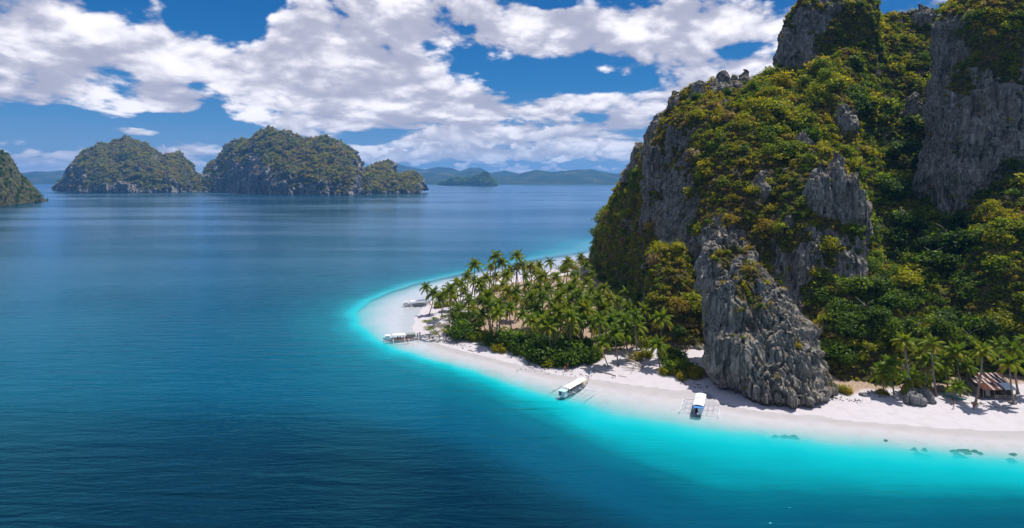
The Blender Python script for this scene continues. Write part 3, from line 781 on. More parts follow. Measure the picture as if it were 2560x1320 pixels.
def bark_material(name, a, b, sc=3.0):
    m, t, out = mat(name)
    pos = t.node('ShaderNodeTexCoord').outputs['Object']
    n = t.noise(t.v('MULTIPLY', pos, (4, 4, 1.2)), sc, 4, 0.65)
    t.put(out.inputs[0], bsdf(t, t.ramp(n, [(0.3, a), (0.7, b)]), 0.9, t.bump(n, 0.05, 0.7), 0.15))
    return m
M_BARK = bark_material('bark', (0.10, 0.075, 0.055), (0.30, 0.25, 0.20))
M_PALMBARK = bark_material('palm_bark', (0.17, 0.13, 0.095), (0.36, 0.30, 0.24), 2.0)
M_DRIFT = bark_material('driftwood', (0.20, 0.155, 0.12), (0.50, 0.43, 0.37), 2.0)

def leaf_clump(name, n, r, leaf, lobes, seed, flat=0.75, holes=0.0, up=0.35):
    """crown of separate leaf sprays on the outside of several uneven lobes; unit is metres, base at z = 0"""
    q = np.random.RandomState(seed)
    cen = q.normal(size=(lobes, 3)); cen /= np.linalg.norm(cen, axis=1)[:, None]
    cen *= (q.uniform(0.15, 0.75, lobes)[:, None]) * r
    cen[:, 2] = np.abs(cen[:, 2]) * flat
    rad = q.uniform(0.32, 0.62, lobes) * r
    w = rad ** 2 / (rad ** 2).sum()
    k = q.choice(lobes, n, p=w)
    d = q.normal(size=(n, 3)); d[:, 2] += up; d /= np.linalg.norm(d, axis=1)[:, None]
    p = cen[k] + d * (rad[k] * q.uniform(0.55, 1.22, n))[:, None] * np.array([1, 1, flat])
    if holes: 
        keep = fbm(p / (0.5 * r) + seed, 2) > holes - 0.5
        p, d, k = p[keep], d[keep], k[keep]; n = len(p)
    nor = d * 0.75 + q.normal(size=(n, 3)) * 0.55; nor[:, 2] += 0.7; nor /= np.linalg.norm(nor, axis=1)[:, None]
    tx = np.cross(nor, q.normal(size=(n, 3))); tx /= np.linalg.norm(tx, axis=1)[:, None]
    ty = np.cross(nor, tx)
    L = leaf * q.uniform(0.6, 1.35, n)[:, None]; Wd = L * q.uniform(0.45, 0.8, n)[:, None]
    droop = np.array([0, 0, -1.0]) * L * 0.25
    V = np.stack([p - tx * L, p - ty * Wd, p + tx * L + droop, p + ty * Wd], 1).reshape(-1, 3)
    V[:, 2] += 0.15 * r
    lob_tone = q.uniform(-0.36, 0.36, lobes)
    tone = np.clip(0.5 + lob_tone[k] + q.normal(size=n) * 0.18, 0, 1)
    return mesh_np(name, V, np.arange(4 * n).reshape(-1, 4), M_LEAF, False, {'tone': np.repeat(tone, 4)})

def tube(bm_list, pts, rad, seg=6, cap=True):
    """append a tapered tube along pts to (V, F) lists"""
    V, Fc = bm_list
    pts = np.array(pts, float); rad = np.broadcast_to(np.asarray(rad, float), (len(pts),))
    d = np.gradient(pts, axis=0); d /= np.maximum(np.linalg.norm(d, axis=1)[:, None], 1e-9)
    ref = np.array([0, 0, 1.0]) if abs(d[0, 2]) < 0.9 else np.array([1.0, 0, 0])
    b0 = len(V)
    for i in range(len(pts)):
        u = np.cross(d[i], ref); u /= np.linalg.norm(u); v = np.cross(d[i], u)
        for k in range(seg):
            a = 2 * math.pi * k / seg
            V.append(pts[i] + rad[i] * (math.cos(a) * u + math.sin(a) * v))
    for i in range(len(pts) - 1):
        for k in range(seg):
            Fc.append([b0 + i * seg + k, b0 + i * seg + (k + 1) % seg, b0 + (i + 1) * seg + (k + 1) % seg, b0 + (i + 1) * seg + k])
    if cap:
        Fc.append([b0 + k for k in range(seg)][::-1]); Fc.append([b0 + (len(pts) - 1) * seg + k for k in range(seg)])

def mesh_py(name, V, Fc, material, smooth=True):
    me = bpy.data.meshes.new(name)
    me.from_pydata([tuple(map(float, v)) for v in V], [], [list(map(int, f)) for f in Fc])
    me.polygons.foreach_set('use_smooth', [smooth] * len(me.polygons))
    me.update()
    if material: me.materials.append(material)
    return me

CROWNS = [leaf_clump('crown', 300, 1.0, 0.135, 9, 20 + i, flat=(.8, 1.1, .65, .9, 1.0)[i], holes=(0, .3, .25, .35, .2)[i]) for i in range(5)] + \
         [leaf_clump('crown', 230, 1.0, 0.14, 9, 40 + i, flat=0.6, holes=0.42) for i in range(3)]
CROWNS_FINE = [leaf_clump('crown', 760, 1.0, 0.10, 13, 60 + i, flat=(.85, 1.0, .7, .95, .8)[i], holes=(0, .34, .4, .3, .36)[i]) for i in range(5)]
TUFTS = [leaf_clump('tuft', 95, 1.0, 0.20, 4, 80 + i, flat=0.8, holes=(0, .3, 0, .4)[i]) for i in range(4)]
def twig_mesh(seed):
    q = random.Random(seed); L = ([], [])
    for k in range(16):
        a = q.uniform(0, 6.28); t = q.uniform(0.2, 1.1); p = np.array([0, 0, 0.0]); d = np.array([math.cos(a) * math.sin(t), math.sin(a) * math.sin(t), math.cos(t)])
        pts = [p]
        for s in range(4):
            p = p + d * 0.28; pts.append(p); d = d + np.array([q.uniform(-.3, .3), q.uniform(-.3, .3), q.uniform(-.2, .3)]); d /= np.linalg.norm(d)
        tube(L, pts, np.linspace(0.035, 0.012, 5), 3, False)
    return mesh_py('twigs', *L, M_DRIFT)
TWIGS = [twig_mesh(i) for i in range(3)]

def limb_trunk(name, seed, spread=0.55, h=1.0, r=0.07, limbs=6):
    """tapered trunk that forks into limbs; unit height"""
    q = random.Random(seed); L = ([], [])
    bend = np.array([q.uniform(-.12, .12), q.uniform(-.12, .12), 0])
    t = np.linspace(0, 1, 6)[:, None]
    tp = np.array([[0, 0, -0.25]]) * (1 - t) + (np.array([[0, 0, h * 0.7]]) + bend) * t + bend * np.sin(t * 3)
    tube(L, tp, np.linspace(r * 1.3, r * 0.6, 6), 6)
    for k in range(limbs):
        a = 6.28 * k / limbs + q.uniform(-.4, .4); s0 = q.uniform(0.35, 0.95)
        p0 = tp[0] * (1 - s0) + tp[-1] * s0
        p3 = p0 + np.array([math.cos(a) * spread * q.uniform(.7, 1.1), math.sin(a) * spread * q.uniform(.7, 1.1), q.uniform(.15, .5) * h])
        p1 = p0 * .6 + p3 * .4 + np.array([0, 0, .06]); 
        tube(L, [p0, p1, p3], [r * .45, r * .3, r * .12], 5)
    return mesh_py(name, *L, M_BARK)
TRUNKS = [limb_trunk('trunk', i) for i in range(4)]

def scatter_object(name, label, P, scale, rot, tint, pick, protos, tilt=None):
    """many small plants as one object: points with a plant of the chosen kind on each"""
    me = bpy.data.meshes.new(name)
    P = np.asarray(P, np.float32)
    me.vertices.add(len(P)); me.vertices.foreach_set('co', P.ravel())
    for an, arr, ty in (('scale', scale, 'FLOAT'), ('rot', rot, 'FLOAT'), ('tint', tint, 'FLOAT'), ('pick', pick, 'INT')):
        a = me.attributes.new(an, ty, 'POINT'); a.data.foreach_set('value', np.asarray(arr, np.float32 if ty == 'FLOAT' else np.int32))
    me.update()
    pc = bpy.data.collections.new(name + '_kinds')
    for i, pm in enumerate(protos):
        pc.objects.link(bpy.data.objects.new('plant_kind_%02d' % i, pm))
    ng = bpy.data.node_groups.new(name, 'GeometryNodeTree')
    ng.interface.new_socket('Geometry', in_out='INPUT', socket_type='NodeSocketGeometry')
    ng.interface.new_socket('Geometry', in_out='OUTPUT', socket_type='NodeSocketGeometry')
    N = ng.nodes; Lk = ng.links
    gi, go = N.new('NodeGroupInput'), N.new('NodeGroupOutput')
    ci = N.new('GeometryNodeCollectionInfo'); ci.inputs['Collection'].default_value = pc
    ci.inputs['Separate Children'].default_value = True; ci.inputs['Reset Children'].default_value = True
    iop = N.new('GeometryNodeInstanceOnPoints'); iop.inputs['Pick Instance'].default_value = True
    def na(n_, ty):
        d = N.new('GeometryNodeInputNamedAttribute'); d.data_type = ty; d.inputs['Name'].default_value = n_; return d.outputs['Attribute']
    cx = N.new('ShaderNodeCombineXYZ'); Lk.new(na('rot', 'FLOAT'), cx.inputs[2])
    Lk.new(gi.outputs[0], iop.inputs['Points']); Lk.new(ci.outputs[0], iop.inputs['Instance'])
    Lk.new(na('pick', 'INT'), iop.inputs['Instance Index']); Lk.new(cx.outputs[0], iop.inputs['Rotation']); Lk.new(na('scale', 'FLOAT'), iop.inputs['Scale'])
    Lk.new(iop.outputs[0], go.inputs[0])
    o = obj(name, me, kind='stuff', label=label)
    mod = o.modifiers.new('scatter', 'NODES'); mod.node_group = ng
    return o

# ------------------------------------------------------------------ plants on the cliffs
camp = np.array([0, 0, H])
def sample_mass(M, n, power=1.0, minveg=0.25):
    to = camp - M.V; dist = np.linalg.norm(to, axis=1); to /= dist[:, None]
    facing = (M.N1 * to).sum(1)
    w = M.area * np.clip(M.veg - minveg, 0, 1) ** power * (facing > -0.25) * (M.V[:, 2] > 1.5)
    px = 1280 + F * M.V[:, 0] / M.V[:, 1]
    w = w * (px > 1300) * (px < 2680)
    if w.sum() <= 0: return np.zeros(0, int), 0
    return rng.choice(len(w), n, p=w / w.sum()), w.sum()

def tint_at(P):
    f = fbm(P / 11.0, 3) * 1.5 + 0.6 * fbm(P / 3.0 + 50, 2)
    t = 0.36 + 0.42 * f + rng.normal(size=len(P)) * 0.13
    # crest and seaward shoulder are yellower, the low gully greener
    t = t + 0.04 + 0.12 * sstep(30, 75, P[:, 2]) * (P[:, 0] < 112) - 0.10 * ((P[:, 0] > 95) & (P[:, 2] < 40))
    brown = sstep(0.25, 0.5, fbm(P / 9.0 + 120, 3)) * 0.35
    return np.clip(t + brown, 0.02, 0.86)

allP, allS, allT, allK = [], [], [], []
bigP, bigS, bigT = [], [], []
for M, dens in [(headland, 0.30), (prow, 0.10), (ridge, 0.26), (flank, 0.30), (foot, 0.34), (peak, 0.36), (wall, 0.42)]:
    _, tot = sample_mass(M, 1)
    nb = int(tot * 0.17 * dens / 0.28); ns = int(tot * dens * 2.3)
    ib, _ = sample_mass(M, nb, 1.2, 0.35)
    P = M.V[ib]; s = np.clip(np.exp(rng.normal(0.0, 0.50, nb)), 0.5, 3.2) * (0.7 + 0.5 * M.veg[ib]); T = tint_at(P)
    if M is headland:                       # taller wood in the gully and at the foot of the slope
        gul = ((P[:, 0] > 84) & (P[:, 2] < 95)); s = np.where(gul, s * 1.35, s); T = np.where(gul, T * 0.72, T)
    bigP.append(P + np.array([0, 0, -0.1]) - M.N1[ib] * 0.1 * s[:, None] + np.array([0, 0, 0.25]) * s[:, None]); bigS.append(s); bigT.append(T)
    i2, _ = sample_mass(M, ns, 0.8, 0.15)
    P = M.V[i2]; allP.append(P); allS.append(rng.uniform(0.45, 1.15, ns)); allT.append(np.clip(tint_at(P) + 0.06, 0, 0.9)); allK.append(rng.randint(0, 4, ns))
    # dry grey brush on ledges of the barer rock
    w = M.area * np.exp(-((M.veg - 0.35) / 0.25) ** 2) * (M.N1[:, 1] < 0.2) * (M.V[:, 2] > 2)
    nd = int(w.sum() * 0.24)
    i3 = rng.choice(len(w), nd, p=w / w.sum()); P = M.V[i3]
    allP.append(P); allS.append(rng.uniform(0.4, 1.3, nd)); allT.append(np.clip(rng.normal(0.86, 0.14, nd), 0.45, 1)); allK.append(np.where(rng.rand(nd) < 0.45, 4 + rng.randint(0, 3, nd), rng.randint(0, 4, nd)))
# tufts that root in cracks of bare rock, and bleached dead shrubs among the green
for M in MASSES:
    w = M.area * (M.N1[:, 2] > -0.15) * (M.N1[:, 1] < 0.3) * (M.V[:, 2] > 2.5) * np.clip(fbm(M.V / 5.0 + 70, 3) * 2 + .35, 0, 1)
    n_ = int(w.sum() * 0.075)
    if n_ < 3: continue
    i4 = rng.choice(len(w), n_, p=w / w.sum()); P = M.V[i4]
    allP.append(P); allS.append(np.exp(rng.normal(-.75, .45, n_))); allT.append(np.clip(rng.normal(.5, .2, n_), .1, .95)); allK.append(rng.randint(0, 4, n_))
    n_ = int(w.sum() * 0.010); i5 = rng.choice(len(w), n_, p=w / w.sum()); P = M.V[i5]
    allP.append(P); allS.append(rng.uniform(.9, 2.4, n_)); allT.append(np.full(n_, .95)); allK.append(4 + rng.randint(0, 3, n_))
bigP = np.concatenate(bigP); bigS = np.concatenate(bigS); bigT = np.concatenate(bigT)
allP = np.concatenate(allP); allS = np.concatenate(allS); allT = np.concatenate(allT); allK = np.concatenate(allK)
print('SHRUBS', len(bigP), len(allP))
scatter_object('undergrowth', 'low scrub and dry brush covering the limestone slopes', allP, allS, rng.uniform(0, 6.28, len(allP)), allT, allK, TUFTS + TWIGS)
# the largest in view become trees of their own, the rest one scrub mass
size = bigS / bigP[:, 1]
order = np.argsort(-size)
pxs = 1280 + F * bigP[:, 0] / bigP[:, 1]; pys = 450 - F * (bigP[:, 2] - H) / bigP[:, 1]
inview = (pxs > 1300) & (pxs < 2570) & (pys > -10) & (pys < 1100)
ind = [i for i in order if inview[i]][:230]
rest = np.setdiff1d(np.arange(len(bigP)), ind)
scatter_object('scrub', 'tangled trees and scrub growing over the limestone', bigP[rest], bigS[rest], rng.uniform(0, 6.28, len(rest)), bigT[rest], rng.randint(0, 8, len(rest)), CROWNS)

LANDMARKS = [(1740, 225, 'the low jagged crest tooth'), (1845, 205, 'the dark crest crags'), (1650, 310, 'the leaning rock horn'), (1560, 440, 'the outer rock knob'), (1510, 590, 'the outer shoulder of the headland'), (1690, 480, 'the dark streaked seaward face'), (1690, 640, 'the foot of the seaward face'),
    (1790, 330, 'the hollow below the crest'), (1900, 340, 'the bushy brow of the headland'), (1850, 470, 'the middle of the headland'), (1780, 590, 'the ledge over the buttress'), (1880, 640, 'the head of the bare buttress'), (1960, 800, 'the right flank of the buttress'), (2040, 920, 'the foot of the buttress'),
    (2000, 230, 'the foot of the summit pinnacle'), (2120, 130, 'the summit pinnacle'), (2240, 90, 'the saddle'), (2340, 60, 'the crag on the saddle'), (2000, 450, 'the pale rock rib'), (2110, 450, 'the top of the pale rib'), (2060, 640, 'the foot of the pale rib'), (2180, 560, 'the throat of the gully'),
    (2170, 330, 'the upper gully'), (2280, 380, 'the bend of the gully'), (2330, 300, 'the edge of the blue grey wall'), (2440, 110, 'the brow of the blue grey wall'), (2540, 60, 'the top of the blue grey wall'), (2450, 380, 'the cracks of the blue grey wall'), (2420, 580, 'the foot of the blue grey wall'), (2530, 620, 'the ledge below the wall'),
    (2330, 640, 'the dark hollow'), (2160, 730, 'the broad tree by the buttress'), (2240, 800, 'the slope over the boulder'), (2330, 780, 'the slope over the stone steps'), (2430, 760, 'the slope over the hut'), (2530, 780, 'the slope at the edge of view'), (2180, 930, 'the mossy rock foot'), (2400, 900, 'the palms beside the hut')]
def region(px, py):
    k = min(LANDMARKS, key=lambda q: (q[0] - px) ** 2 + (q[1] - py) ** 2)
    dx, dy = px - k[0], py - k[1]
    if dx * dx + dy * dy < 18 ** 2: return 'at ' + k[2]
    return ('above ' if dy < 0 else 'below ') + k[2] if abs(dy) > abs(dx) else ('left of ' if dx < 0 else 'right of ') + k[2]
ORD = ['leftmost', 'second from left', 'third from left', 'fourth from left', 'fifth from left', 'sixth from left', 'seventh from left', 'eighth from left', 'ninth from left', 'tenth from left', 'eleventh from left', 'twelfth from left', 'thirteenth from left', 'fourteenth from left', 'fifteenth from left', 'sixteenth from left', 'seventeenth from left', 'eighteenth from left', 'nineteenth from left', 'twentieth from left']
def single_out(items):
    """items: (label, px) -> labels, told apart by their order from the left where nothing else does"""
    by = {}
    for n_, (l, x) in enumerate(items): by.setdefault(l, []).append((x, n_))
    out = [None] * len(items)
    for l, v in by.items():
        v.sort()
        for r_, (x, n_) in enumerate(v):
            out[n_] = l if len(v) == 1 else ORD[min(r_, 19)] + ' ' + l if len(v) > 2 else ('left ' if r_ == 0 else 'right ') + l
    return out
def hue(t):
    return 'dark green' if t < .2 else 'bright green' if t < .38 else 'yellow green' if t < .56 else 'golden olive' if t < .74 else 'dry brown'
def crown_tree(i_mesh, P, s, tint, label, group, name='cliff_tree', cat='tree', trunk=True, meshes=CROWNS_FINE, squash=1.0):
    o = thing(name, label, cat, tuple(P), rng.uniform(0, 6.28), group)
    c = obj('crown', meshes[i_mesh % len(meshes)], o); c['tint'] = float(tint)
    c.scale = (s, s, s * squash)
    if trunk:
        tr = obj('trunk', TRUNKS[i_mesh % 4], o); tr.scale = (s, s, s * 0.9); tr.location = (0, 0, -0.2 * s)
    return o
items = [(f"{'large' if bigS[i] > 2.4 else 'middling' if bigS[i] > 1.9 else 'small'} {hue(bigT[i])} tree {region(pxs[i], pys[i])}", pxs[i]) for i in ind]
for k, (i, lab) in enumerate(zip(ind, single_out(items))):
    crown_tree(k, bigP[i], bigS[i], bigT[i], lab, 'trees growing on the limestone slopes')

# woods on the islands across the water
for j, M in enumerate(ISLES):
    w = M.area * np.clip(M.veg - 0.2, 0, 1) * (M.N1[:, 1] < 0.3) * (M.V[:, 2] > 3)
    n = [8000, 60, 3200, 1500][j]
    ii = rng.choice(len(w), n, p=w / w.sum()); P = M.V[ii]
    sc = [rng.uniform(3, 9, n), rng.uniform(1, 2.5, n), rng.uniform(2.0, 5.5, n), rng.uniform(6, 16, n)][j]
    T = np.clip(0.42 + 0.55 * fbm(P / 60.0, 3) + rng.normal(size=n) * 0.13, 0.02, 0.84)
    if j == 0: T = np.clip(T + 0.10, 0, .86)
    if j == 2: T = T * 0.10  # near island leaves darkened in colour, standing for a cloud's shadow
    if j == 3: T = T * 0.5
    scatter_object('forest', ['green and brown forest covering the long island', 'scrub on the tiny rock islet', 'near island forest with cloud shadow put into its leaf colour', 'dark forest on the dome islet'][j], P, sc, rng.uniform(0, 6.28, n), T, rng.randint(0, 4, n), TUFTS)

# ------------------------------------------------------------------ coconut palms
def frond_mesh(seed, pitch, droop, n=17):
    q = random.Random(seed); V, Fc, tone = [], [], []
    s = np.linspace(0, 1, n + 1); th = pitch - droop * s ** 1.25
    pts = np.zeros((n + 1, 3))
    for i in range(n):
        pts[i + 1] = pts[i] + np.array([math.cos(th[i]), 0, math.sin(th[i])]) / n
    twist = q.uniform(-.25, .25)
    for i in range(n):                                            # midrib
        w0, w1 = .014 * (1 - .8 * s[i]), .014 * (1 - .8 * s[i + 1]); b = len(V)
        V += [pts[i] + [0, -w0, .004], pts[i] + [0, w0, .004], pts[i + 1] + [0, w1, .004], pts[i + 1] + [0, -w1, .004]]
        Fc.append([b, b + 1, b + 2, b + 3]); tone += [.85] * 4
    for i in range(2, n + 1):
        T = np.array([math.cos(th[i]), 0, math.sin(th[i])])
        l = .26 * math.sin(math.pi * min(1, .12 + .86 * s[i])) ** .7 + .03
        for sd in (-1, 1):
            hang = .42 + .45 * s[i] + q.uniform(-.15, .15) + sd * twist
            d = np.array([0, sd * 1.0, 0]) + T * (.45 + .5 * s[i]) + np.array([0, 0, -hang]); d /= np.linalg.norm(d)
            b = len(V); p = pts[i]; e = T * .036
            mid = p + d * l * .55 + np.array([0, 0, .01])
            V += [p - e, p + e, mid + e * .8, mid - e * .8, p + d * l * q.uniform(.85, 1.1) + np.array([0, 0, -.035])]
            Fc += [[b, b + 1, b + 2, b + 3], [b + 3, b + 2, b + 4]]; tt = q.uniform(.2, .8); tone += [tt] * 5
    me = mesh_py('frond', V, Fc, M_PALM, False)
    a = me.attributes.new('tone', 'FLOAT', 'POINT'); a.data.foreach_set('value', np.array(tone, np.float32))
    return me
FROND_TIERS = [(R(78), R(55)), (R(52), R(85)), (R(28), R(90)), (R(2), R(75)), (R(-28), R(50))]
FRONDS = [[frond_mesh(100 + 7 * i + k, p, d) for k in range(2)] for i, (p, d) in enumerate(FROND_TIERS)]
def crown_plan(q, n):
    """(tier, variant, azimuth, length, tint) of every frond of one palm"""
    out = []; a0 = q.uniform(0, 6.28)
    for i in range(n):
        f = i / (n - 1)
        tier = min(4, int(f * 4.99)); 
        if tier == 4 and q.random() < .35: tier = 3
        tint = .20 + .33 * f + q.uniform(-.15, .15)
        if tier == 4 and q.random() < .4: tint = .95
        out.append((tier, q.randrange(2), a0 + i * 2.4 + q.uniform(-.25, .25), q.uniform(.85, 1.12) * (.8 + .25 * min(1, f * 2)), min(1, max(.05, tint))))
    return out
def joined_crown(seed):
    q = random.Random(seed); Vs, Fs, Ts, b = [], [], [], 0
    for tier, var, a, L, tint in crown_plan(q, 21):
        me = FRONDS[tier][var]; co = np.zeros(len(me.vertices) * 3, np.float32); me.vertices.foreach_get('co', co); co = co.reshape(-1, 3) * L
        ca, sa = math.cos(a), math.sin(a)
        co = co @ np.array([[ca, sa, 0], [-sa, ca, 0], [0, 0, 1]], np.float32)
        tn = np.zeros(len(me.vertices), np.float32); me.attributes['tone'].data.foreach_get('value', tn)
        Vs.append(co); Ts.append(np.clip(tn + (tint - .45) * 1.2, 0, 1)); Fs += [[v + b for v in p.vertices] for p in me.polygons]; b += len(co)
    me = mesh_py('crown', np.concatenate(Vs), Fs, M_PALM, False)
    a = me.attributes.new('tone', 'FLOAT', 'POINT'); a.data.foreach_set('value', np.concatenate(Ts))
    return me
PALM_CROWNS = [joined_crown(300 + i) for i in range(6)]
def palm_trunk(seed):
    """unit palm stem: leaves the ground at an angle and straightens, swollen foot; top at (0, 0, 1)"""
    q = random.Random(seed); L = ([], [])
    t = np.linspace(0, 1, 11); lean = q.uniform(.05, .22) * q.choice((-1, 1)); ln2 = q.uniform(-.1, .1)
    x = lean * (1 - t) ** 1.7; y = ln2 * (1 - t) ** 1.7
    pts = np.stack([-x * 1.0, -y, t * 1.03 - .03], 1)
    rad = .0115 + .008 * (1 - t) + .014 * np.exp(-t / .05)
    tube(L, pts, rad, 7)
    return mesh_py('trunk', *L, M_PALMBARK), pts[0]
PTRUNKS = [palm_trunk(400 + i) for i in range(8)]
_pq = random.Random(77)
def gz(x, y): return float(ground_z(np.array([[x, y]]))[0])

def coconut_palm(cx, cy, base, label, group, single=False, L=None, tint=0.0):
    """crown centre at photo pixel (cx, cy); base = foot pixel (x, y) or the palm's height in metres"""
    if isinstance(base, tuple):
        zg = 1.0
        for _ in range(3):
            g_ = gnd(base[0], base[1], zg); zg = gz(g_[0], g_[1])
        Y = g_[1]
    else:
        zg = 1.5
        for _ in range(3):
            Y = F * (H - zg - base) / (cy - 450.0); zg = gz((cx - 1280) / F * Y, Y)
    top = at(cx, cy, Y); h = max(top[2] - zg, 3.0)
    o = thing('coconut_palm', label, 'palm tree', (top[0], top[1], zg), 0, group)
    k = _pq.randrange(len(PTRUNKS)); tm, foot = PTRUNKS[k]
    rz = _pq.uniform(0, 6.28)
    if isinstance(base, tuple):                                   # turn the stem so the foot falls where the photo has it
        dxf = g_[0] - top[0]
        k = min(range(len(PTRUNKS)), key=lambda j: abs(np.hypot(*PTRUNKS[j][1][:2]) * h - abs(dxf)))
        tm, foot = PTRUNKS[k]
        rz = (0 if dxf >= 0 else math.pi) - math.atan2(foot[1], foot[0])
    tr = obj('trunk', tm, o); tr.scale = (h * (14 / h) ** .5, h * (14 / h) ** .5, h) if h < 14 else (h, h, h); tr.rotation_euler = (0, 0, rz)
    L = L or _pq.uniform(2.9, 4.2)
    tn = tint + _pq.uniform(-.12, .12)
    if single:
        for tier, var, a, l, t_ in crown_plan(_pq, _pq.randrange(19, 24)):
            f = obj('frond', FRONDS[tier][var], o); f.location = (0, 0, h - .1); f.rotation_euler = (_pq.uniform(-.1, .1), _pq.uniform(-.1, .1), a)
            f.scale = (L * l,) * 3; f['tint'] = float(min(1, max(0, t_ + tn)))
    else:
        c = obj('crown', _pq.choice(PALM_CROWNS), o); c.location = (0, 0, h - .1); c.scale = (L,) * 3; c.rotation_euler = (0, 0, _pq.uniform(0, 6.28)); c['tint'] = float(min(.8, max(.05, .42 + tn)))
    return o

G_BEACH = 'coconut palms around the hut and along the right beach'
for cx, cy, b, lab in [
    (2227, 913, (2230, 987), 'coconut palm at the end of the mossy rock foot, left of the grey boulder'), (2261, 853, (2290, 990), 'slim leaning coconut palm rising behind the lower palm left of the boulder'),
    (2329, 860, (2332, 989), 'tallest curved coconut palm, its foot touching the grey boulder'), (2322, 905, (2312, 978), 'broad coconut palm crown behind the tall curved palm'),
    (2277, 946, (2272, 987), 'short coconut palm standing just left of the grey boulder'), (2392, 880, (2398, 975), 'large coconut palm behind the short bushy palm and the canoe'),
    (2416, 918, (2418, 974), 'coconut palm between the canoe palm and the hut roof'), (2390, 968, (2386, 1000), 'short bushy coconut palm hanging over the green canoe'),
    (2456, 880, (2438, 1012), 'coconut palm whose pale stem crosses in front of the rusty roof'), (2524, 908, (2531, 1010), 'coconut palm with curved stem at the right corner of the hut'),
    (2533, 872, (2545, 985), 'tall coconut palm behind the hut corner palm'), (2566, 856, (2575, 985), 'tall coconut palm half cut by the picture edge'), (2496, 862, (2497, 945), 'coconut palm standing behind the hut ridge'),
    (2362, 905, (2366, 972), 'coconut palm behind the stone steps'), (2300, 880, (2303, 968), 'shaded coconut palm between the tall curved palm and the leaning one'), (2205, 935, (2206, 985), 'stunted coconut palm at the mossy rock foot')]:
    coconut_palm(cx, cy, b, lab, G_BEACH, True, L=_pq.uniform(2.9, 3.7), tint=.10)

G_GROVE = 'coconut palms of the grove on the sandy point'
for cx, cy, b, lab in [
    (1505, 858, (1528, 917), 'coconut palm leaning left over the end of the front bushes'), (1538, 832, (1541, 913), 'upright coconut palm left of the fallen dead tree'), (1643, 860, (1648, 921), 'full round coconut palm right of the fallen dead tree'),
    (1567, 838, (1560, 880), 'coconut palm behind the fallen dead tree'), (1653, 797, 11, 'coconut palm above the round palm, against the grey rock'), (1587, 787, 12, 'coconut palm beside the dark crevice in the headland rock'),
    (1374, 655, (1378, 690), 'lone slim coconut palm standing apart on the far beach'), (1187, 662, 15, 'tall coconut palm standing clear above the seaward palms'), (1240, 642, 17, 'thin tall coconut palm with small pale crown above the far row'),
    (1293, 640, 17, 'tallest thin coconut palm in the middle of the far row'), (1292, 668, (1293, 722), 'coconut palm directly below the tallest thin palm'), (1276, 676, (1282, 722), 'coconut palm on the gap of white sand in the far row'),
    (1065, 718, (1084, 762), 'outermost coconut palm at the tip, leaning toward the sea'), (1273, 768, (1282, 845), 'coconut palm with long bare stem right of the soil clearing'), (1205, 786, (1216, 840), 'left palm of the pair on the soil clearing'),
    (1218, 757, (1226, 838), 'right palm of the pair on the soil clearing'), (1307, 784, (1311, 840), 'coconut palm rising out of the front bushes near the clearing'), (1172, 748, 9, 'short coconut palm beside the green bush on the tip')]:
    coconut_palm(cx, cy, b, lab, G_GROVE, cy > 740)
def palm_place(cx, cy):
    if cx < 1180: return 'on the outer tip of the point'
    if cy < 705 and cx < 1350: return 'in the far row before the pale shallows'
    if cx >= 1500: return 'close under the headland rock'
    if cy < 715: return 'where the grove meets the headland shoulder'
    if cx < 1345 and cy < 765: return 'between the far beach and the soil clearing'
    if cx < 1345: return 'beside the soil clearing'
    if cy > 775: return 'just behind the dark front bushes'
    return 'in the dense middle of the grove'
GROVE_PALMS = [(1085, 736, 10), (1124, 722, 12), (1139, 706, 12), (1168, 690, 13), (1198, 708, 13), (1225, 668, 14), (1216, 695, 12), (1257, 656, 15), (1264, 688, 12), (1327, 668, 13), (1336, 680, 12), (1314, 690, 10),
    (1452, 643, 13), (1418, 654, 12), (1152, 712, 12), (1110, 733, 11), (1100, 745, 9), (1183, 700, 12), (1240, 690, 12), (1205, 725, 11), (1305, 665, 13), (1345, 665, 12), (1350, 690, 10),
    (1223, 740, 11), (1255, 715, 11), (1270, 729, 11), (1289, 729, 10), (1290, 750, 11), (1241, 784, 11), (1248, 762, 11), (1232, 770, 10), (1325, 800, 11), (1364, 809, 11), (1395, 779, 12), (1425, 793, 12), (1425, 754, 12), (1391, 692, 11), (1430, 726, 11), (1470, 704, 11),
    (1468, 747, 12), (1482, 809, 11), (1355, 743, 11), (1360, 692, 10), (1460, 767, 12), (1545, 790, 11), (1427, 820, 9), (1397, 745, 12), (1463, 775, 12), (1503, 777, 12), (1547, 753, 11), (1510, 720, 10), (1475, 725, 11), (1440, 705, 11), (1370, 817, 9),
    (1480, 685, 10), (1525, 745, 11), (1380, 760, 12), (1410, 735, 11), (1340, 770, 10), (1330, 745, 10), (1448, 740, 12), (1560, 800, 10), (1530, 805, 11), (1497, 745, 12), (1450, 800, 11), (1410, 775, 11), (1320, 715, 10), (1372, 722, 11),
    (1345, 720, 10), (1400, 715, 11), (1440, 780, 11), (1500, 800, 11), (1520, 770, 12), (1570, 770, 11), (1590, 815, 9), (1610, 775, 11), (1385, 800, 10), (1540, 715, 9), (1570, 735, 9), (1345, 795, 9), (1415, 672, 11), (1465, 665, 11), (1600, 745, 9), (1130, 740, 9), (1160, 728, 10)]
plan = []
for cx, cy, hh in GROVE_PALMS:
    hh = hh - 1.6 + _pq.uniform(-2.4, 2.0)
    tn = _pq.choice((-.08, .04, .16)); hu = {-.08: 'dark', .04: 'green', .16: 'yellowing'}[tn]
    plan.append((cx + _pq.uniform(-2, 2), cy + _pq.uniform(-2, 2), hh, tn, f"{'tall' if hh > 10.2 else 'low' if hh < 8.2 else 'middling'} {hu} coconut palm {palm_place(cx, cy)}"))
